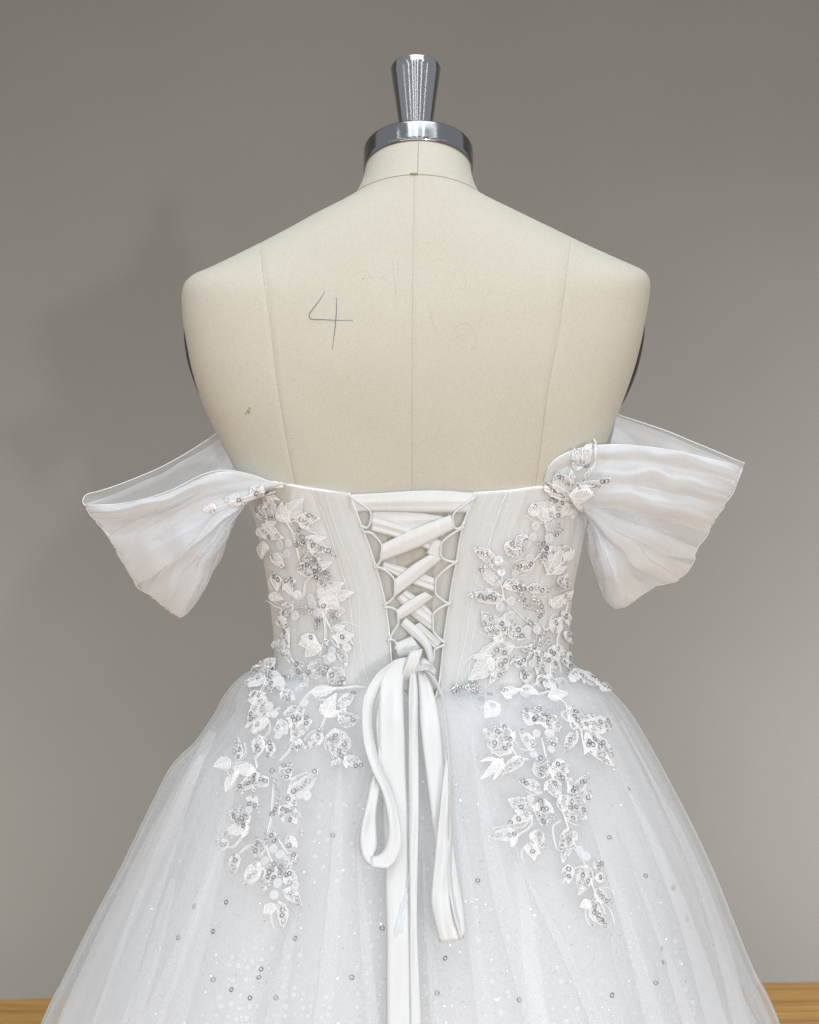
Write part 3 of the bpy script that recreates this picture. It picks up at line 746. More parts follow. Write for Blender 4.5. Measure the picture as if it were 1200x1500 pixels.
under = [((185, 208, 430, 300, 615, 385), (185, 322, 400, 385, 612, 478)), ((262, 508, 440, 560, 575, 612), (250, 545, 420, 640, 572, 702)),
         ((395, 680, 480, 740, 560, 825), (335, 735, 420, 830, 560, 935)), ((480, 880, 540, 935, 612, 1000), (440, 900, 520, 985, 575, 1045))]
for i, (a, c) in enumerate(under): band('lacing_ribbon', c7(*a), c7(*c), 1.8, 0.0006, 0.00075, i+3)
over = [((250, 400, 450, 305, 665, 222), (243, 506, 470, 420, 692, 306)), ((330, 612, 430, 530, 540, 462), (330, 722, 470, 610, 615, 490)),
        ((340, 802, 410, 745, 510, 690), (343, 872, 440, 815, 562, 722)), ((330, 1005, 380, 985, 430, 960), (352, 1095, 420, 1075, 480, 1035))]
for i, (a, c) in enumerate(over): band('lacing_ribbon', c7(*a), c7(*c), 4.2, 0.0010, 0.00015, i+13)
band('lacing_ribbon', c7(395, 850, 480, 920, 545, 1010, 562, 1130), c7(362, 895, 420, 950, 500, 1030, 535, 1140), 5.4, 0.0015, 0.0002, 21)
band('lacing_ribbon', c7(520, 455, 560, 385, 612, 380), c7(610, 490, 612, 470, 615, 420), 3.0, 0.0006, 0.0004, 22)
# button loops: white rouleau cord from the corset edge round the ribbon and back
def loop(pts, name='button_loop', r=0.00105, off=4.0):
    q = [proj(*poly(pts, i/26)[:2], bodice_bvh, off*0.001 + 0.0012*math.sin(math.pi*i/26))[0] for i in range(27)]
    b = MB(); b.tube(q, lambda t: r*(1.25 - 0.55*math.sin(math.pi*t)), 8); b.build(name, M['satin'], dress)
loop(c7(55, 105, 110, 140, 160, 175, 185, 205, 185, 250, 165, 298, 120, 285))
loop(c7(140, 325, 185, 330, 225, 365, 250, 402, 248, 460, 240, 505, 205, 548))
loop(c7(215, 535, 260, 550, 300, 580, 328, 615, 330, 665, 325, 722, 265, 775))
loop(c7(262, 785, 300, 785, 340, 805, 350, 850, 350, 890, 320, 940, 290, 1000))
loop(c7(290, 985, 320, 985, 340, 1010, 335, 1040))
loop(c7(815, 115, 740, 165, 682, 218, 680, 260, 690, 302, 725, 300, 750, 262))
loop(c7(745, 295, 670, 340, 612, 390, 606, 430, 610, 478, 650, 500, 705, 510))
loop(c7(710, 500, 630, 555, 577, 615, 575, 660, 575, 702, 610, 735, 665, 775))
loop(c7(670, 755, 600, 790, 560, 828, 560, 880, 562, 930, 590, 970, 635, 1005))
loop(c7(630, 1015, 570, 1045, 565, 1090, 555, 1130, 545, 1150))
loop(c7(500, 1130, 540, 1160, 570, 1230, 600, 1300, 625, 1380), 'lacing_cord', 0.0011, 5)

# ------------------------------------------------------------------ ribbon bow
bow = empty('ribbon_bow', parent=dress)
_sy = [690 + 8*i for i in range(116)]
_sd = [min(proj(x_, y_, dress_bvh, 0.0)[0].y for x_ in (560, 585, 603, 625, 650)) for y_ in _sy]
_sd = [min(_sd[max(0, i-2):i+3]) for i in range(len(_sd))]
_sd = [sum(_sd[max(0, i-5):i+6])/len(_sd[max(0, i-5):i+6]) for i in range(len(_sd))]
def depth_at(y):
    q = min(max((y-690)/8, 0), len(_sd)-1.001); i = int(q); return _sd[i] + (_sd[i+1]-_sd[i])*(q-i)
def rib(name, Lf, Rt, seed=0, nu=9, nv=60, wob=0.0003, m='satin', arch=0.001):
    P = []
    for i in range(nv):
        t = i/(nv-1); a = poly(Lf, t); c = poly(Rt, t); r = []
        for j in range(nu):
            u = j/(nu-1); x, y, o = (a[k]+(c[k]-a[k])*u for k in range(3))
            d = o*0.001 + arch*1.6*math.sin(math.pi*u**(0.75 + 0.35*math.sin(seed + t*4))) + wob*1.5*math.sin(u*9+seed+t*5) + 0.0022*math.sin(t*9+seed) + 0.0008*math.sin(t*23+seed*2+u*2)
            r.append(at(x, y, depth_at(y) - d))
        P.append(r)
    b = MB(); b.grid(P); return b.build(name, M[m], bow, solid=0.0004)
rib('ribbon_tail', [(596, 963, 20), (577, 967, 21), (562, 985, 18), (556, 1020, 14), (556, 1070, 9), (558, 1126, 7), (562, 1200, 6), (565, 1300, 5), (566, 1400, 5), (566, 1530, 5)],
    [(600, 966, 18), (597, 975, 19), (591, 1000, 16), (591, 1035, 13), (593, 1080, 9), (594, 1126, 7), (597, 1200, 6), (599, 1300, 5), (600, 1400, 5), (601, 1530, 5)], 1)
rib('ribbon_tail', [(602, 982, 19), (599, 1010, 16), (599, 1052, 12), (599, 1120, 9), (599, 1200, 8), (600, 1350, 7), (601, 1530, 7)],
    [(609, 984, 19), (612, 1010, 17), (612, 1052, 13), (613, 1120, 11), (613, 1200, 10), (611, 1350, 8), (619, 1530, 7)], 2)
rib('ribbon_tail', [(600, 1275, 7), (586, 1325, 6.5), (577, 1365, 6.5), (582, 1395, 6.5), (600, 1420, 6.5)], [(603, 1290, 7), (596, 1330, 6.5), (590, 1365, 6.5), (594, 1395, 6.5), (603, 1405, 6.5)], 3, m='tulle_sleeve')
# right loop: up-going inner strand, rounded bottom, outer strand seen edge-on
rib('bow_loop', [(611, 984, 17), (613, 1010, 14), (614, 1052, 9), (622, 1120, 6), (630, 1180, 5), (642, 1260, 5), (660, 1330, 6), (672, 1374, 9)],
    [(622, 984, 17), (634, 1010, 14), (644, 1052, 9), (651, 1120, 6), (656, 1180, 5), (668, 1260, 5), (679, 1330, 6), (682, 1368, 9)], 4)
rib('bow_loop', [(618, 976, 20), (634, 990, 22), (646, 1020, 22), (653, 1060, 20), (657, 1120, 18), (657, 1200, 16), (657, 1290, 14), (664, 1340, 12), (674, 1377, 9)],
    [(620, 984, 12), (636, 1003, 13), (650, 1030, 13), (657, 1062, 12), (661.5, 1120, 10), (662, 1200, 9), (662, 1290, 8), (669, 1340, 8), (680, 1374, 8)], 5)
rib('bow_loop', [(653, 1110, 17), (646, 1165, 15), (640, 1230, 15), (634, 1290, 14), (632, 1320, 13), (637, 1350, 12), (644, 1380, 9)],
    [(658, 1112, 17), (657.5, 1165, 16), (657.5, 1230, 15), (658, 1290, 14), (659, 1320, 13), (664, 1350, 12), (675, 1377, 9)], 6)
# left loop
rib('bow_loop', [(592, 964, 20), (570, 973, 22), (550, 990, 22), (536, 1015, 21), (531, 1040, 20), (533, 1085, 18), (544, 1125, 16), (561, 1164, 14), (569, 1209, 13), (565, 1238, 12), (556, 1251, 11), (543, 1254, 11)],
    [(594, 974, 13), (577, 984, 14), (561, 1000, 14), (550, 1025, 13), (546, 1045, 12), (547, 1075, 12), (557, 1119, 12), (577, 1164, 12), (587, 1213, 12), (586, 1246, 13), (570, 1270, 14), (543, 1269, 14)], 7)
rib('bow_loop', [(560, 1000, 11), (552, 1052, 9), (552, 1110, 8), (542, 1150, 8), (533, 1190, 8), (527, 1225, 9), (529, 1250, 11), (535, 1262, 12), (545, 1269, 14)],
    [(572, 1005, 11), (563, 1052, 9), (560, 1110, 8), (556, 1150, 8), (551, 1190, 8), (551, 1215, 8), (552, 1238, 9), (549, 1248, 10), (545, 1254, 11)], 8)
# knot: a wrapped lump with tight folds
kp = at(605, 976, depth_at(976) - 0.016); b = MB(); P = []
for i in range(25):
    ph_ = math.pi*i/24; r = []
    for j in range(32):
        a = 2*math.pi*j/32; g = 1 + 0.10*math.sin(6*a + 3*ph_) + .05*math.sin(11*a)
        r.append(kp + Vector((math.cos(ph_)*0.0078, -math.sin(ph_)*math.cos(a)*0.0075*g, math.sin(ph_)*math.sin(a)*0.0088*g)))
    P.append(r)
b.grid(P, closed_u=True)
b.build('knot', M['satin'], bow)
b = MB(); P = []
for i in range(30):
    a = math.pi*(-0.65 + 1.3*i/29); c = kp + Vector((-0.0015, -math.cos(a)*0.0100, math.sin(a)*0.0120))
    P.append([c + Vector((0.0105*(q/8-0.5) + .004*math.sin(a), 0.0012*math.cos(q*2.1)*0.8, 0.002*(q/8))) for q in range(9)])
b.grid(P); b.build('knot_wrap', M['satin'], bow, solid=0.0005)
rib('knot_fold', [(604, 966, 21), (618, 963, 21), (632, 972, 19), (640, 984, 16)], [(606, 984, 20), (616, 983, 21), (626, 982, 19), (636, 990, 15)], 9, nv=24, wob=.0012)
exec_lace = True

# ------------------------------------------------------------------ lace motifs
def conv(ox, oy, s): return lambda x, y: (ox + x/s, oy + y/s)
class Motif:
    def __init__(s, name, label, bvh, cv, seed, off=0.0044, fy=-0.02):
        s.bvh, s.cv, s.off, s.fy = bvh, cv, off, fy; s.r = random.Random(seed)
        s.root = MB(); s.leaves = []; s.pa = []; s.seq = MB(); s.bd = MB(); s.name = name; s.label = label
    def P(s, x, y, d=0.0): return proj(x, y, s.bvh, s.off + d, s.fy)
    def stem(s, *p, r=0.00040):
        pts = [s.cv(p[i], p[i+1]) for i in range(0, len(p), 2)]; n = 10*len(pts)
        s.root.tube([s.P(*poly(pts, i/n)[:2], 0.0006)[0] for i in range(n+1)], r, 5)
        s.root.tube([s.P(*(lambda q: (q[0]+1.6, q[1]+1.0))(poly(pts, i/n)[:2]), 0.0002)[0] for i in range(n+1)], r*0.7, 4)
    def sequin(s, x, y, tilt=0.28):
        p, nr = s.P(x, y, 0.0014 + s.r.uniform(0, .0006)); k = (L + p.y)/F
        s.seq.ring(p, nr + Vector((s.r.gauss(0, tilt), 0, s.r.gauss(0, tilt))), 3.05*k*s.r.uniform(.92, 1.08), 0.76*k, 1 if s.r.random() < 0.27 else 0)
    def row(s, n, *p, jit=0.5):
        pts = [s.cv(p[i], p[i+1]) for i in range(0, len(p), 2)]
        for i in range(n):
            q = poly(pts, i/max(1, n-1)); s.sequin(q[0]+s.r.uniform(-jit, jit), q[1]+s.r.uniform(-jit, jit))
    def cluster(s, x, y, rx, ry, n, ang=0):
        cx, cy = s.cv(x, y); x1, y1 = s.cv(x+rx, y+ry); ax, ay = abs(x1-cx), abs(y1-cy); got = []
        for _ in range(n*14):
            if len(got) >= n: break
            a = s.r.uniform(0, 6.283); q = math.sqrt(s.r.random()); u, v = ax*q*math.cos(a), ay*q*math.sin(a)
            c, d = math.cos(math.radians(ang)), math.sin(math.radians(ang)); px, py = cx+u*c-v*d, cy+u*d+v*c
            if all(math.hypot(px-g[0], py-g[1]) > 6.7 for g in got): got.append((px, py)); s.sequin(px, py)
    def leaf(s, bx, by, tx, ty, w, n=0, mode='r', fill=1, beads=7, bend=None):
        s.one_leaf(bx, by, tx, ty, w, n, mode, fill, beads, bend)
        for sg in (-1, 1):
            if s.r.random() < 0.42:
                a = sg*s.r.uniform(.5, 1.1); k = s.r.uniform(.35, .6); dx, dy = (tx-bx)*k, (ty-by)*k; x0, y0 = bx+(tx-bx)*.1, by+(ty-by)*.1
                s.one_leaf(x0, y0, x0+dx*math.cos(a)-dy*math.sin(a), y0+dx*math.sin(a)+dy*math.cos(a), w*.5, s.r.choice((0, 0, 1)), 'r', fill, 3, None)
            if s.r.random() < 0.35:
                a = sg*s.r.uniform(.3, .9); k = s.r.uniform(.6, 1.0); dx, dy = (tx-bx)*k, (ty-by)*k; ex, ey = dx*math.cos(a)-dy*math.sin(a), dx*math.sin(a)+dy*math.cos(a)
                s.stem(bx, by, bx+ex*.5-ey*.12*sg, by+ey*.5+ex*.12*sg, bx+ex*.85+ey*.05*sg, by+ey*.85-ex*.05*sg, bx+ex+ey*.18*sg, by+ey-ex*.18*sg, r=0.00026)
    def one_leaf(s, bx, by, tx, ty, w, n=0, mode='r', fill=1, beads=7, bend=None):
        """one embroidered leaf: corded outline, midrib, veins and net filling; n sequins along ('r') or over ('c') it"""
        b0 = s.cv(bx, by); t0 = s.cv(tx, ty); sc_ = math.hypot(*(np.array(s.cv(w, 0))-np.array(s.cv(0, 0)))); hw = sc_*0.5
        dx, dy = t0[0]-b0[0], t0[1]-b0[1]; ln = math.hypot(dx, dy) or 1; ex, ey = dx/ln, dy/ln; nx, ny = -ey, ex
        bend = s.r.uniform(-.13, .13) if bend is None else bend
        def pt(t, q, d=0.0):
            wd = hw*(math.sin(math.pi*min(1, t**0.74))**1.05)*(1 + 0.10*math.sin(t*31 + q*5 + b0[0]) + 0.06*math.sin(t*67 + b0[1]))
            o = bend*ln*math.sin(math.pi*t)
            x = b0[0]+dx*t + nx*(q*wd+o); y = b0[1]+dy*t + ny*(q*wd+o)
            return s.P(x, y, d)[0]
        mb = MB(); nt_ = 12
        ol = [pt(i/nt_, 1, .0007) for i in range(nt_+1)] + [pt(1-i/nt_, -1, .0007) for i in range(1, nt_)]
        mb.tube(ol, 0.00040, 4, 0, closed=True)
        mb.tube([pt(i/8, 0, .0007) for i in range(9)], 0.00032, 4, 0, caps=False)
        nv = max(4, int(ln/(2.6 if n == 0 else 4.2)))
        for i in range(nv):
            t = (i+0.4)/nv*0.85
            for q in (-1, 1): e_ = s.r.uniform(.7, 1.12); mb.tube([pt(t, 0, .0006), pt(min(1, t+.09), q*.5*e_, .0009), pt(min(1, t+.15+.04*s.r.random()), q*e_, .0006)], 0.00024, 3, 0, caps=False)
        mb.grid([[pt(i/nt_, q, .0002 + .0004*(1-q*q)) for q in (-1, -.5, 0, .5, 1)] for i in range(nt_+1)], 1)
        s.leaves.append(mb)
        if mode == 'r':
            for i in range(n):
                t = 0.16 + 0.72*i/max(1, n-1) if n > 1 else .5
                o = bend*ln*math.sin(math.pi*t); s.sequin(b0[0]+dx*t+nx*(o+hw*.15*(-1)**i), b0[1]+dy*t+ny*(o+hw*.15*(-1)**i))
        elif mode == 'c':
            got = []
            for _ in range(n*14):
                if len(got) >= n: break
                t = s.r.uniform(.12, .85); q = s.r.uniform(-.75, .75); wd = hw*math.sin(math.pi*t)**.85; o = bend*ln*math.sin(math.pi*t)
                px, py = b0[0]+dx*t+nx*(q*wd+o), b0[1]+dy*t+ny*(q*wd+o)
                if all(math.hypot(px-g[0], py-g[1]) > 6.6 for g in got): got.append((px, py)); s.sequin(px, py)
        for _ in range(beads):
            t = s.r.uniform(.1, .9); q = s.r.uniform(-.8, .8); p = pt(t, q, .0012)
            s.bd.disc(p, Vector((s.r.gauss(0, .7), -1, s.r.gauss(0, .7))), s.r.uniform(.6, 1.15)*L/F, 0.3, 0, 5)
    def disc(s, *p, r=7.6):
        for i in range(0, len(p), 2):
            x, y = s.cv(p[i], p[i+1]); q, nr = s.P(x, y, 0.0014 + s.r.uniform(0, .0012)); b = MB()
            b.disc(q, nr + Vector((s.r.gauss(0, .16), 0, s.r.gauss(0, .16))), r*s.r.uniform(.85, 1.08)*(L+q.y)/F, 0.14, 0, 18)
            s.pa.append(b)
    def done(s):
        root = empty(s.name, (0, 0, 0), dress); root['label'] = s.label; s.root.build('embroidered_stems', M['thread'], root, kind='stuff')
        for l in s.leaves: l.build('leaf', [M['thread'], M['lacefill']], root)
        for p in s.pa: p.build('pearl_sequin', M['paillette'], root)
        s.seq.build('ring_sequins', [M['sequin'], M['sequin_dark']], root, kind='stuff')
        if s.bd.v: s.bd.build('beads', M['bead'], root, kind='stuff')

# left half of the bodice
m = Motif('lace_motif', 'sequin lace spray on the left bodice panel', bodice_bvh, conv(360, 700, 4.615), 51, 0.0052)
m.stem(300, 285, 340, 360, 370, 480, 390, 550, 440, 610, 500, 680, 515, 800); m.stem(510, 820, 560, 950, 640, 1130, 690, 1280); m.stem(540, 900, 555, 1050, 520, 1200)
m.stem(500, 640, 430, 690, 410, 790, 330, 840); m.stem(300, 290, 360, 285, 430, 340, 500, 370); m.stem(320, 1000, 330, 1200, 420, 1330, 420, 1400)
m.stem(160, 240, 200, 330, 280, 400); m.stem(560, 1440, 640, 1430, 740, 1410, 830, 1420); m.stem(180, 820, 260, 870, 330, 870)
for a in ((300, 280, 410, 130, 115, 0, 'n'), (300, 290, 270, 150, 80, 0, 'n'), (370, 285, 520, 265, 90, 7, 'c'), (430, 385, 600, 495, 90, 8, 'r'), (380, 580, 480, 665, 75, 4, 'r'),
          (210, 500, 290, 605, 60, 2, 'r'), (510, 800, 680, 700, 115, 0, 'n'), (520, 812, 745, 765, 100, 0, 'n'), (520, 822, 660, 885, 90, 0, 'n'), (300, 690, 370, 690, 55, 3, 'c'), (300, 700, 345, 790, 50, 0, 'n'),
          (505, 1090, 385, 1120, 110, 0, 'n'), (505, 1100, 430, 1210, 90, 0, 'n'), (500, 1080, 400, 1065, 70, 0, 'n'), (620, 1080, 745, 1060, 90, 0, 'n'), (600, 1000, 745, 1120, 80, 3, 'r'), (150, 105, 215, 260, 60, 3, 'r'),
          (110, 185, 180, 255, 55, 3, 'r'), (150, 300, 290, 400, 90, 3, 'c'), (640, 1150, 700, 1270, 60, 10, 'c'), (585, 1290, 690, 1400, 120, 16, 'c'), (440, 1310, 575, 1290, 100, 8, 'c'), (310, 1000, 335, 1260, 60, 16, 'c'),
          (200, 1220, 90, 1330, 60, 4, 'r'), (200, 780, 290, 810, 55, 0, 'n'), (220, 640, 250, 760, 60, 2, 'c'), (160, 420, 150, 540, 60, 0, 'n'), (350, 850, 250, 930, 60, 5, 'c'), (410, 590, 440, 500, 45, 0, 'n'),
          (260, 930, 320, 1010, 60, 4, 'c'), (560, 880, 500, 960, 60, 0, 'n'), (180, 1340, 100, 1400, 60, 2, 'c'), (480, 600, 600, 560, 60, 0, 'n'), (230, 1100, 300, 1180, 50, 2, 'c'), (120, 330, 170, 400, 50, 0, 'n'), (600, 1180, 560, 1280, 50, 0, 'n')):
    m.leaf(*a, beads=9)
m.cluster(390, 395, 32, 60, 8); m.cluster(450, 545, 42, 60, 12); m.cluster(495, 590, 30, 40, 5); m.cluster(550, 670, 52, 50, 17); m.cluster(440, 880, 60, 28, 8); m.row(5, 515, 940, 500, 1010); m.cluster(625, 940, 36, 34, 7)
m.row(4, 565, 1095, 575, 1155); m.cluster(400, 1290, 28, 70, 9); m.row(2, 305, 1355, 335, 1358); m.cluster(530, 1280, 45, 20, 4); m.row(2, 230, 635, 240, 655); m.row(1, 612, 518, 613, 519); m.row(1, 372, 440, 373, 441)
m.disc(270, 442, 322, 430, 310, 502, 222, 172, 530, 757, 466, 806, 385, 780, 375, 802, 480, 842, 600, 1165, 600, 1215, 575, 1232, 280, 1100, 345, 1320, 662, 890, 620, 1032, 395, 1435, 200, 205, 505, 900, 372, 922, 250, 520, 700, 1140, 100, 1400)
m.done()

# right half of the bodice
m = Motif('lace_motif', 'sequin lace spray on the right bodice panel', bodice_bvh, conv(640, 640, 3.946), 52, 0.0058)
m.stem(600, 480, 610, 600, 560, 680, 500, 740); m.stem(360, 850, 375, 930, 430, 990, 490, 1050, 590, 1100, 560, 1200, 530, 1290); m.stem(360, 860, 420, 830, 480, 850, 560, 870); m.stem(380, 1130, 440, 1165, 500, 1160)
m.stem(640, 640, 700, 620, 740, 640, 690, 720, 600, 790); m.stem(600, 1110, 690, 1040, 720, 960); m.stem(300, 740, 360, 790, 350, 850); m.stem(540, 1200, 420, 1210, 340, 1180, 250, 1260); m.stem(690, 1080, 660, 1180, 690, 1300, 760, 1370)
m.stem(490, 1330, 495, 1280, 530, 1230)
for a in ((640, 470, 530, 380, 110, 2, 'r'), (660, 460, 690, 360, 80, 3, 'r'), (560, 450, 530, 380, 60, 0, 'n'), (330, 730, 195, 635, 72, 5, 'r'), (350, 850, 240, 742, 60, 2, 'r'), (375, 930, 168, 905, 75, 7, 'r'), (385, 1130, 248, 1000, 115, 12, 'c'),
          (475, 1160, 400, 1060, 85, 20, 'c'), (500, 862, 625, 885, 55, 4, 'r'), (370, 850, 490, 850, 70, 5, 'c'), (620, 790, 715, 615, 85, 2, 'r'), (540, 722, 430, 735, 60, 6, 'r'), (430, 1200, 200, 1280, 100, 4, 'c'), (300, 1260, 170, 1410, 105, 0, 'n'),
          (385, 1260, 290, 1430, 75, 8, 'c'), (495, 1300, 405, 1312, 62, 9, 'c'), (560, 1225, 552, 1375, 62, 18, 'c'), (490, 1345, 495, 1430, 60, 7, 'c'), (640, 1130, 700, 1030, 60, 3, 'r'), (550, 1205, 470, 1235, 50, 5, 'r'), (640, 1200, 690, 1300, 75, 4, 'c'),
          (600, 1240, 620, 1400, 80, 3, 'c'), (560, 1380, 640, 1460, 70, 3, 'c'), (700, 1120, 740, 1200, 50, 3, 'c'), (690, 870, 720, 780, 60, 3, 'c'), (700, 960, 750, 880, 50, 2, 'c'), (640, 980, 700, 900, 60, 0, 'n'), (690, 1000, 725, 1090, 45, 3, 'c'), (430, 600, 395, 680, 85, 5, 'c'), (500, 560, 450, 660, 80, 6, 'c'),
          (720, 1240, 760, 1330, 60, 2, 'c'), (640, 620, 580, 720, 60, 0, 'n'), (700, 1400, 640, 1480, 60, 2, 'c'), (740, 380, 700, 450, 60, 0, 'n'), (330, 1180, 350, 1120, 50, 0, 'n'), (700, 700, 760, 640, 40, 0, 'n')):
    m.leaf(*a, beads=9)
m.cluster(585, 650, 34, 52, 13); m.cluster(672, 535, 26, 30, 9); m.cluster(520, 950, 45, 32, 13); m.cluster(565, 1000, 34, 30, 8); m.cluster(575, 1160, 40, 36, 13); m.cluster(470, 880, 26, 30, 6); m.row(4, 500, 1050, 520, 1080); m.cluster(165, 1465, 85, 26, 16); m.cluster(205, 1440, 45, 30, 9)
m.row(3, 110, 1500, 130, 1560); m.row(2, 240, 1490, 245, 1520); m.row(1, 447, 942, 448, 943); m.cluster(665, 855, 26, 18, 5); m.cluster(100, 1450, 30, 18, 5)
m.disc(550, 510, 620, 512, 622, 578, 530, 572, 500, 612, 513, 692, 340, 705, 375, 735, 358, 772, 435, 778, 410, 942, 350, 975, 405, 1025, 497, 1110, 505, 1145, 552, 1110, 580, 1060, 525, 1312, 640, 500, 650, 640, 500, 1130)
m.done()

# hip and skirt, left
m = Motif('lace_motif', 'sequin lace spray trailing down the left of the skirt', dress_bvh, conv(300, 960, 3.57), 53, 0.0026, -0.03)
m.stem(540, 130, 535, 180); m.stem(620, 190, 700, 185, 840, 180); m.stem(690, 210, 650, 290, 610, 390, 540, 490); m.stem(560, 200, 510, 260, 460, 400, 460, 480, 400, 560); m.stem(370, 620, 360, 760, 355, 850, 330, 980, 345, 1050, 400, 1160)
m.stem(240, 900, 200, 960, 160, 1005, 120, 1010); m.stem(330, 990, 240, 1000, 190, 1040); m.stem(190, 610, 150, 680, 120, 720); m.stem(280, 600, 270, 540); m.stem(370, 930, 440, 1040, 490, 1080); m.stem(350, 110, 300, 200, 260, 260); m.stem(220, 150, 290, 120, 350, 90)
m.stem(430, 590, 440, 650, 480, 650); m.stem(270, 420, 320, 330, 400, 280)
for a in ((350, 95, 355, 210, 60, 6, 'r'), (350, 100, 205, 160, 55, 2, 'r'), (330, 225, 225, 390, 70, 10, 'c'), (340, 340, 262, 420, 55, 1, 'r'), (295, 425, 268, 555, 62, 6, 'r'), (350, 455, 345, 545, 48, 3, 'r'), (400, 215, 480, 245, 60, 4, 'c'),
          (440, 340, 530, 290, 95, 8, 'c'), (450, 380, 570, 350, 100, 10, 'c'), (440, 360, 370, 400, 80, 2, 'c'), (560, 210, 690, 190, 55, 0, 'n'), (640, 335, 690, 215, 65, 0, 'n'), (700, 275, 795, 215, 55, 4, 'r'), (700, 345, 820, 335, 80, 18, 'c'), (620, 400, 525, 500, 48, 6, 'c'),
          (685, 390, 695, 570, 120, 22, 'c'), (690, 540, 705, 590, 40, 2, 'r'), (735, 540, 835, 595, 50, 7, 'c'), (470, 430, 492, 512, 55, 5, 'c'), (190, 560, 188, 440, 45, 12, 'c'), (150, 560, 58, 592, 65, 0, 'n'), (270, 602, 150, 598, 60, 0, 'n'), (185, 615, 118, 725, 34, 0, 'n'),
          (295, 625, 165, 712, 65, 8, 'r'), (440, 730, 600, 603, 75, 12, 'r'), (440, 750, 485, 795, 50, 3, 'c'), (285, 785, 228, 752, 48, 0, 'n'), (245, 880, 125, 828, 95, 18, 'c'), (240, 900, 108, 940, 60, 2, 'r'), (135, 1000, 78, 985, 60, 3, 'r'), (180, 1045, 163, 1150, 52, 5, 'r'),
          (295, 1085, 207, 1205, 75, 4, 'r'), (365, 1095, 318, 1240, 62, 14, 'c'), (430, 1140, 490, 1190, 75, 3, 'c'), (415, 1235, 518, 1312, 60, 5, 'r'), (395, 1290, 412, 1438, 58, 5, 'r'), (372, 1308, 318, 1355, 55, 0, 'n'), (400, 800, 487, 890, 72, 13, 'c'), (420, 1090, 490, 1050, 60, 4, 'c'),
          (300, 980, 270, 1060, 55, 4, 'c'), (410, 650, 470, 580, 70, 7, 'c'), (260, 60, 330, 130, 60, 3, 'c'), (300, 120, 240, 180, 50, 2, 'c'), (380, 130, 420, 200, 60, 1, 'c'), (340, 650, 280, 700, 60, 3, 'c'), (430, 960, 490, 1010, 50, 1, 'c'), (240, 250, 330, 210, 60, 3, 'c')):
    m.leaf(*a, beads=8)
m.row(9, 365, 615, 378, 680, 400, 760, 365, 840); m.row(3, 280, 690, 268, 740); m.row(4, 250, 788, 290, 798); m.cluster(340, 960, 70, 40, 9); m.cluster(390, 1120, 60, 30, 9); m.cluster(290, 1010, 24, 30, 5); m.row(2, 462, 1060, 490, 1090); m.row(1, 360, 838, 361, 839); m.cluster(330, 50, 40, 30, 6)
m.row(2, 610, 400, 614, 402); m.row(1, 515, 938, 516, 939); m.row(1, 447, 1003, 448, 1004)
m.disc(375, 320, 350, 282, 520, 180, 530, 265, 405, 1050, 372, 1020, 330, 1085, 245, 820, 392, 1198, 375, 1262, 480, 1212, 540, 742, 505, 742, 400, 430)
m.done()

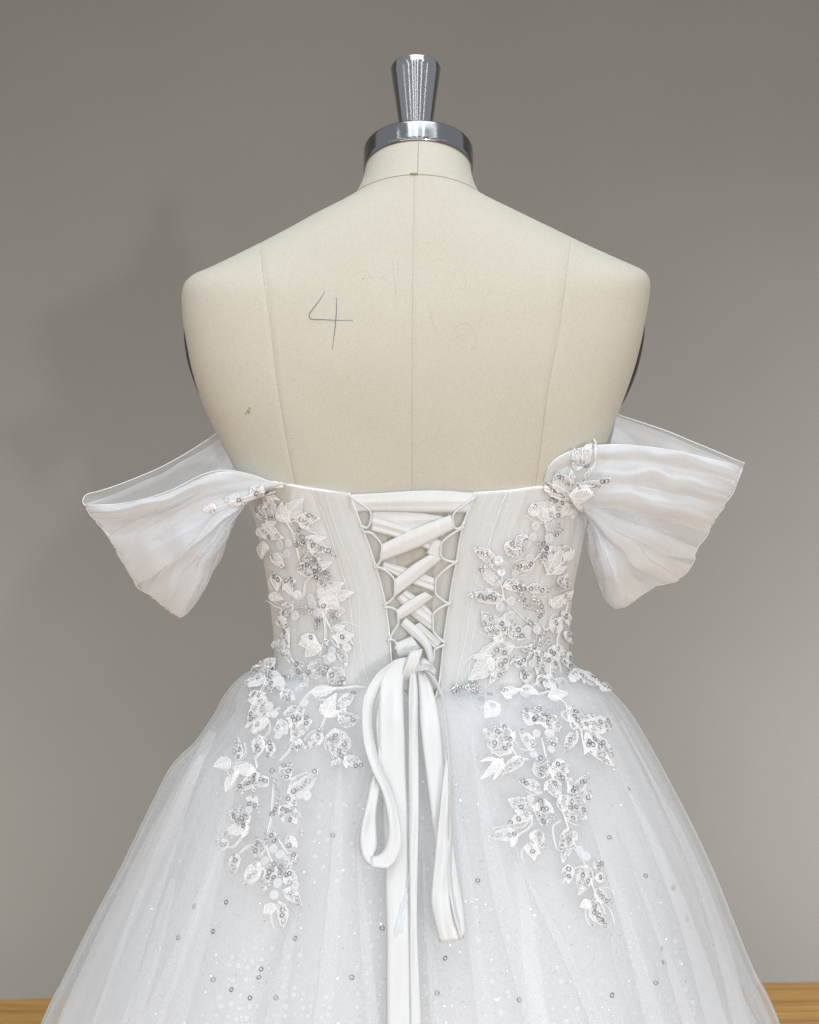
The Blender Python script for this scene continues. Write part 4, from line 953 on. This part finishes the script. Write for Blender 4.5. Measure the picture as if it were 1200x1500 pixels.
# hip and skirt, right
m = Motif('lace_motif', 'sequin lace spray trailing down the right of the skirt', dress_bvh, conv(640, 960, 3.57), 54, 0.0026, -0.03)
m.stem(330, 210, 440, 190, 520, 215, 580, 200); m.stem(600, 225, 660, 260, 680, 330, 700, 390, 740, 375); m.stem(740, 375, 760, 480, 820, 540, 890, 580); m.stem(540, 440, 570, 560, 620, 700, 650, 820, 690, 940, 720, 1010); m.stem(380, 480, 420, 540, 470, 550)
m.stem(490, 840, 480, 900, 420, 945); m.stem(640, 870, 600, 900, 605, 970, 620, 1020); m.stem(680, 700, 660, 650, 600, 610); m.stem(340, 545, 290, 580, 230, 650); m.stem(700, 1000, 770, 1110, 810, 1230, 870, 1360); m.stem(740, 380, 840, 410, 900, 390); m.stem(500, 170, 560, 130, 620, 140)
for a in ((325, 270, 245, 340, 85, 0, 'n'), (335, 215, 430, 200, 50, 0, 'n'), (430, 200, 525, 215, 55, 0, 'n'), (500, 370, 440, 300, 80, 4, 'c'), (520, 370, 530, 270, 80, 7, 'c'), (540, 370, 620, 330, 90, 9, 'c'), (560, 360, 645, 385, 60, 5, 'c'), (575, 230, 680, 215, 55, 0, 'n'), (690, 360, 700, 270, 85, 8, 'c'),
          (700, 350, 820, 330, 85, 8, 'c'), (785, 390, 912, 388, 90, 14, 'c'), (725, 405, 655, 515, 58, 6, 'r'), (765, 410, 915, 590, 95, 16, 'c'), (380, 470, 328, 362, 55, 6, 'r'), (385, 520, 235, 395, 135, 26, 'c'), (320, 545, 222, 655, 36, 0, 'n'), (335, 550, 288, 660, 30, 0, 'n'), (500, 505, 420, 400, 55, 3, 'r'),
          (450, 550, 342, 632, 60, 6, 'r'), (600, 570, 685, 655, 75, 15, 'c'), (540, 650, 525, 530, 80, 14, 'c'), (670, 725, 785, 620, 60, 9, 'r'), (705, 740, 748, 805, 50, 4, 'r'), (745, 740, 805, 745, 60, 3, 'c'), (540, 725, 420, 668, 55, 5, 'r'), (500, 815, 365, 760, 85, 22, 'c'), (485, 845, 368, 895, 52, 3, 'r'),
          (425, 950, 265, 957, 65, 5, 'r'), (505, 920, 552, 1020, 55, 4, 'r'), (470, 990, 505, 1080, 60, 1, 'r'), (560, 760, 540, 900, 75, 10, 'c'), (650, 820, 778, 862, 85, 19, 'c'), (680, 910, 650, 1095, 75, 18, 'c'), (680, 1100, 682, 1200, 62, 4, 'c'), (775, 1105, 735, 1260, 80, 22, 'c'), (810, 1120, 852, 1075, 50, 4, 'c'),
          (815, 1170, 875, 1170, 50, 3, 'c'), (820, 1225, 898, 1302, 55, 6, 'r'), (800, 1280, 885, 1430, 58, 7, 'r'), (800, 1300, 740, 1320, 48, 0, 'n'), (590, 650, 640, 760, 70, 6, 'c'), (630, 740, 690, 830, 60, 5, 'c'), (590, 440, 610, 480, 50, 4, 'c'), (560, 120, 620, 190, 60, 2, 'c'), (680, 130, 780, 110, 60, 2, 'c'), (760, 100, 850, 170, 50, 3, 'c'), (840, 160, 900, 200, 34, 7, 'c')):
    m.leaf(*a, beads=8)
m.row(6, 575, 555, 560, 610, 545, 640); m.row(4, 550, 440, 600, 470); m.row(5, 530, 860, 560, 890, 600, 858); m.row(5, 530, 770, 550, 830); m.row(4, 800, 1280, 810, 1310, 850, 1390); m.row(2, 275, 225, 335, 207); m.row(1, 480, 1003, 482, 1004); m.row(3, 690, 935, 680, 985)
m.disc(590, 500, 515, 420, 735, 1025, 765, 1060, 495, 530, 770, 742, 455, 225, 480, 760, 580, 420)
m.done()

# sprigs at the shoulders, lying on the sleeve gathers
slv = MB()
for o in sc.objects:
    if o.name.split('.')[0] in ('sleeve_drape', 'sleeve_band'):
        o_ = len(slv.v); slv.v += [tuple(v.co) for v in o.data.vertices]; slv.f += [tuple(i+o_ for i in p.vertices) for p in o.data.polygons]
o_ = len(slv.v); slv.v += bb.v; slv.f += [tuple(i+o_ for i in f) for f in bb.f]
slv_bvh = slv.bvh()
m = Motif('lace_motif', 'small sequin lace sprig where the right sleeve joins the bodice', slv_bvh, conv(640, 640, 3.946), 55, 0.003, -0.06)
m.stem(850, 225, 905, 190, 915, 110, 915, 30, 905, 10); m.stem(690, 205, 740, 260, 820, 275); m.stem(760, 330, 850, 310, 915, 330); m.stem(640, 260, 740, 300, 800, 350, 850, 420); m.stem(930, 255, 1000, 225)
for a in ((860, 170, 905, 40, 48, 3, 'r'), (820, 200, 800, 85, 85, 10, 'c'), (790, 270, 695, 205, 50, 7, 'r'), (810, 270, 1000, 222, 55, 7, 'r'), (770, 330, 905, 320, 48, 0, 'n'), (740, 300, 650, 265, 55, 0, 'n'), (760, 350, 700, 410, 70, 0, 'n'), (790, 360, 830, 410, 60, 0, 'n'), (700, 300, 640, 340, 60, 3, 'c'), (750, 400, 770, 470, 60, 0, 'n')):
    m.leaf(*a, beads=7)
m.row(1, 790, 228, 791, 229); m.row(1, 808, 265, 809, 266); m.cluster(660, 350, 22, 20, 4)
m.done()
m = Motif('lace_motif', 'small lace sprig where the left sleeve joins the bodice', slv_bvh, conv(100, 600, 3.529), 56, 0.003, -0.06)
m.stem(700, 525, 770, 500, 830, 480, 900, 450, 1000, 410)
for a in ((770, 505, 705, 525, 30, 0, 'n'), (900, 455, 820, 465, 45, 2, 'r'), (880, 460, 880, 500, 35, 0, 'n'), (1010, 410, 930, 440, 40, 1, 'r'), (950, 440, 900, 480, 30, 0, 'n'), (1020, 420, 1090, 450, 40, 2, 'c')):
    m.leaf(*a, beads=8)
m.done()
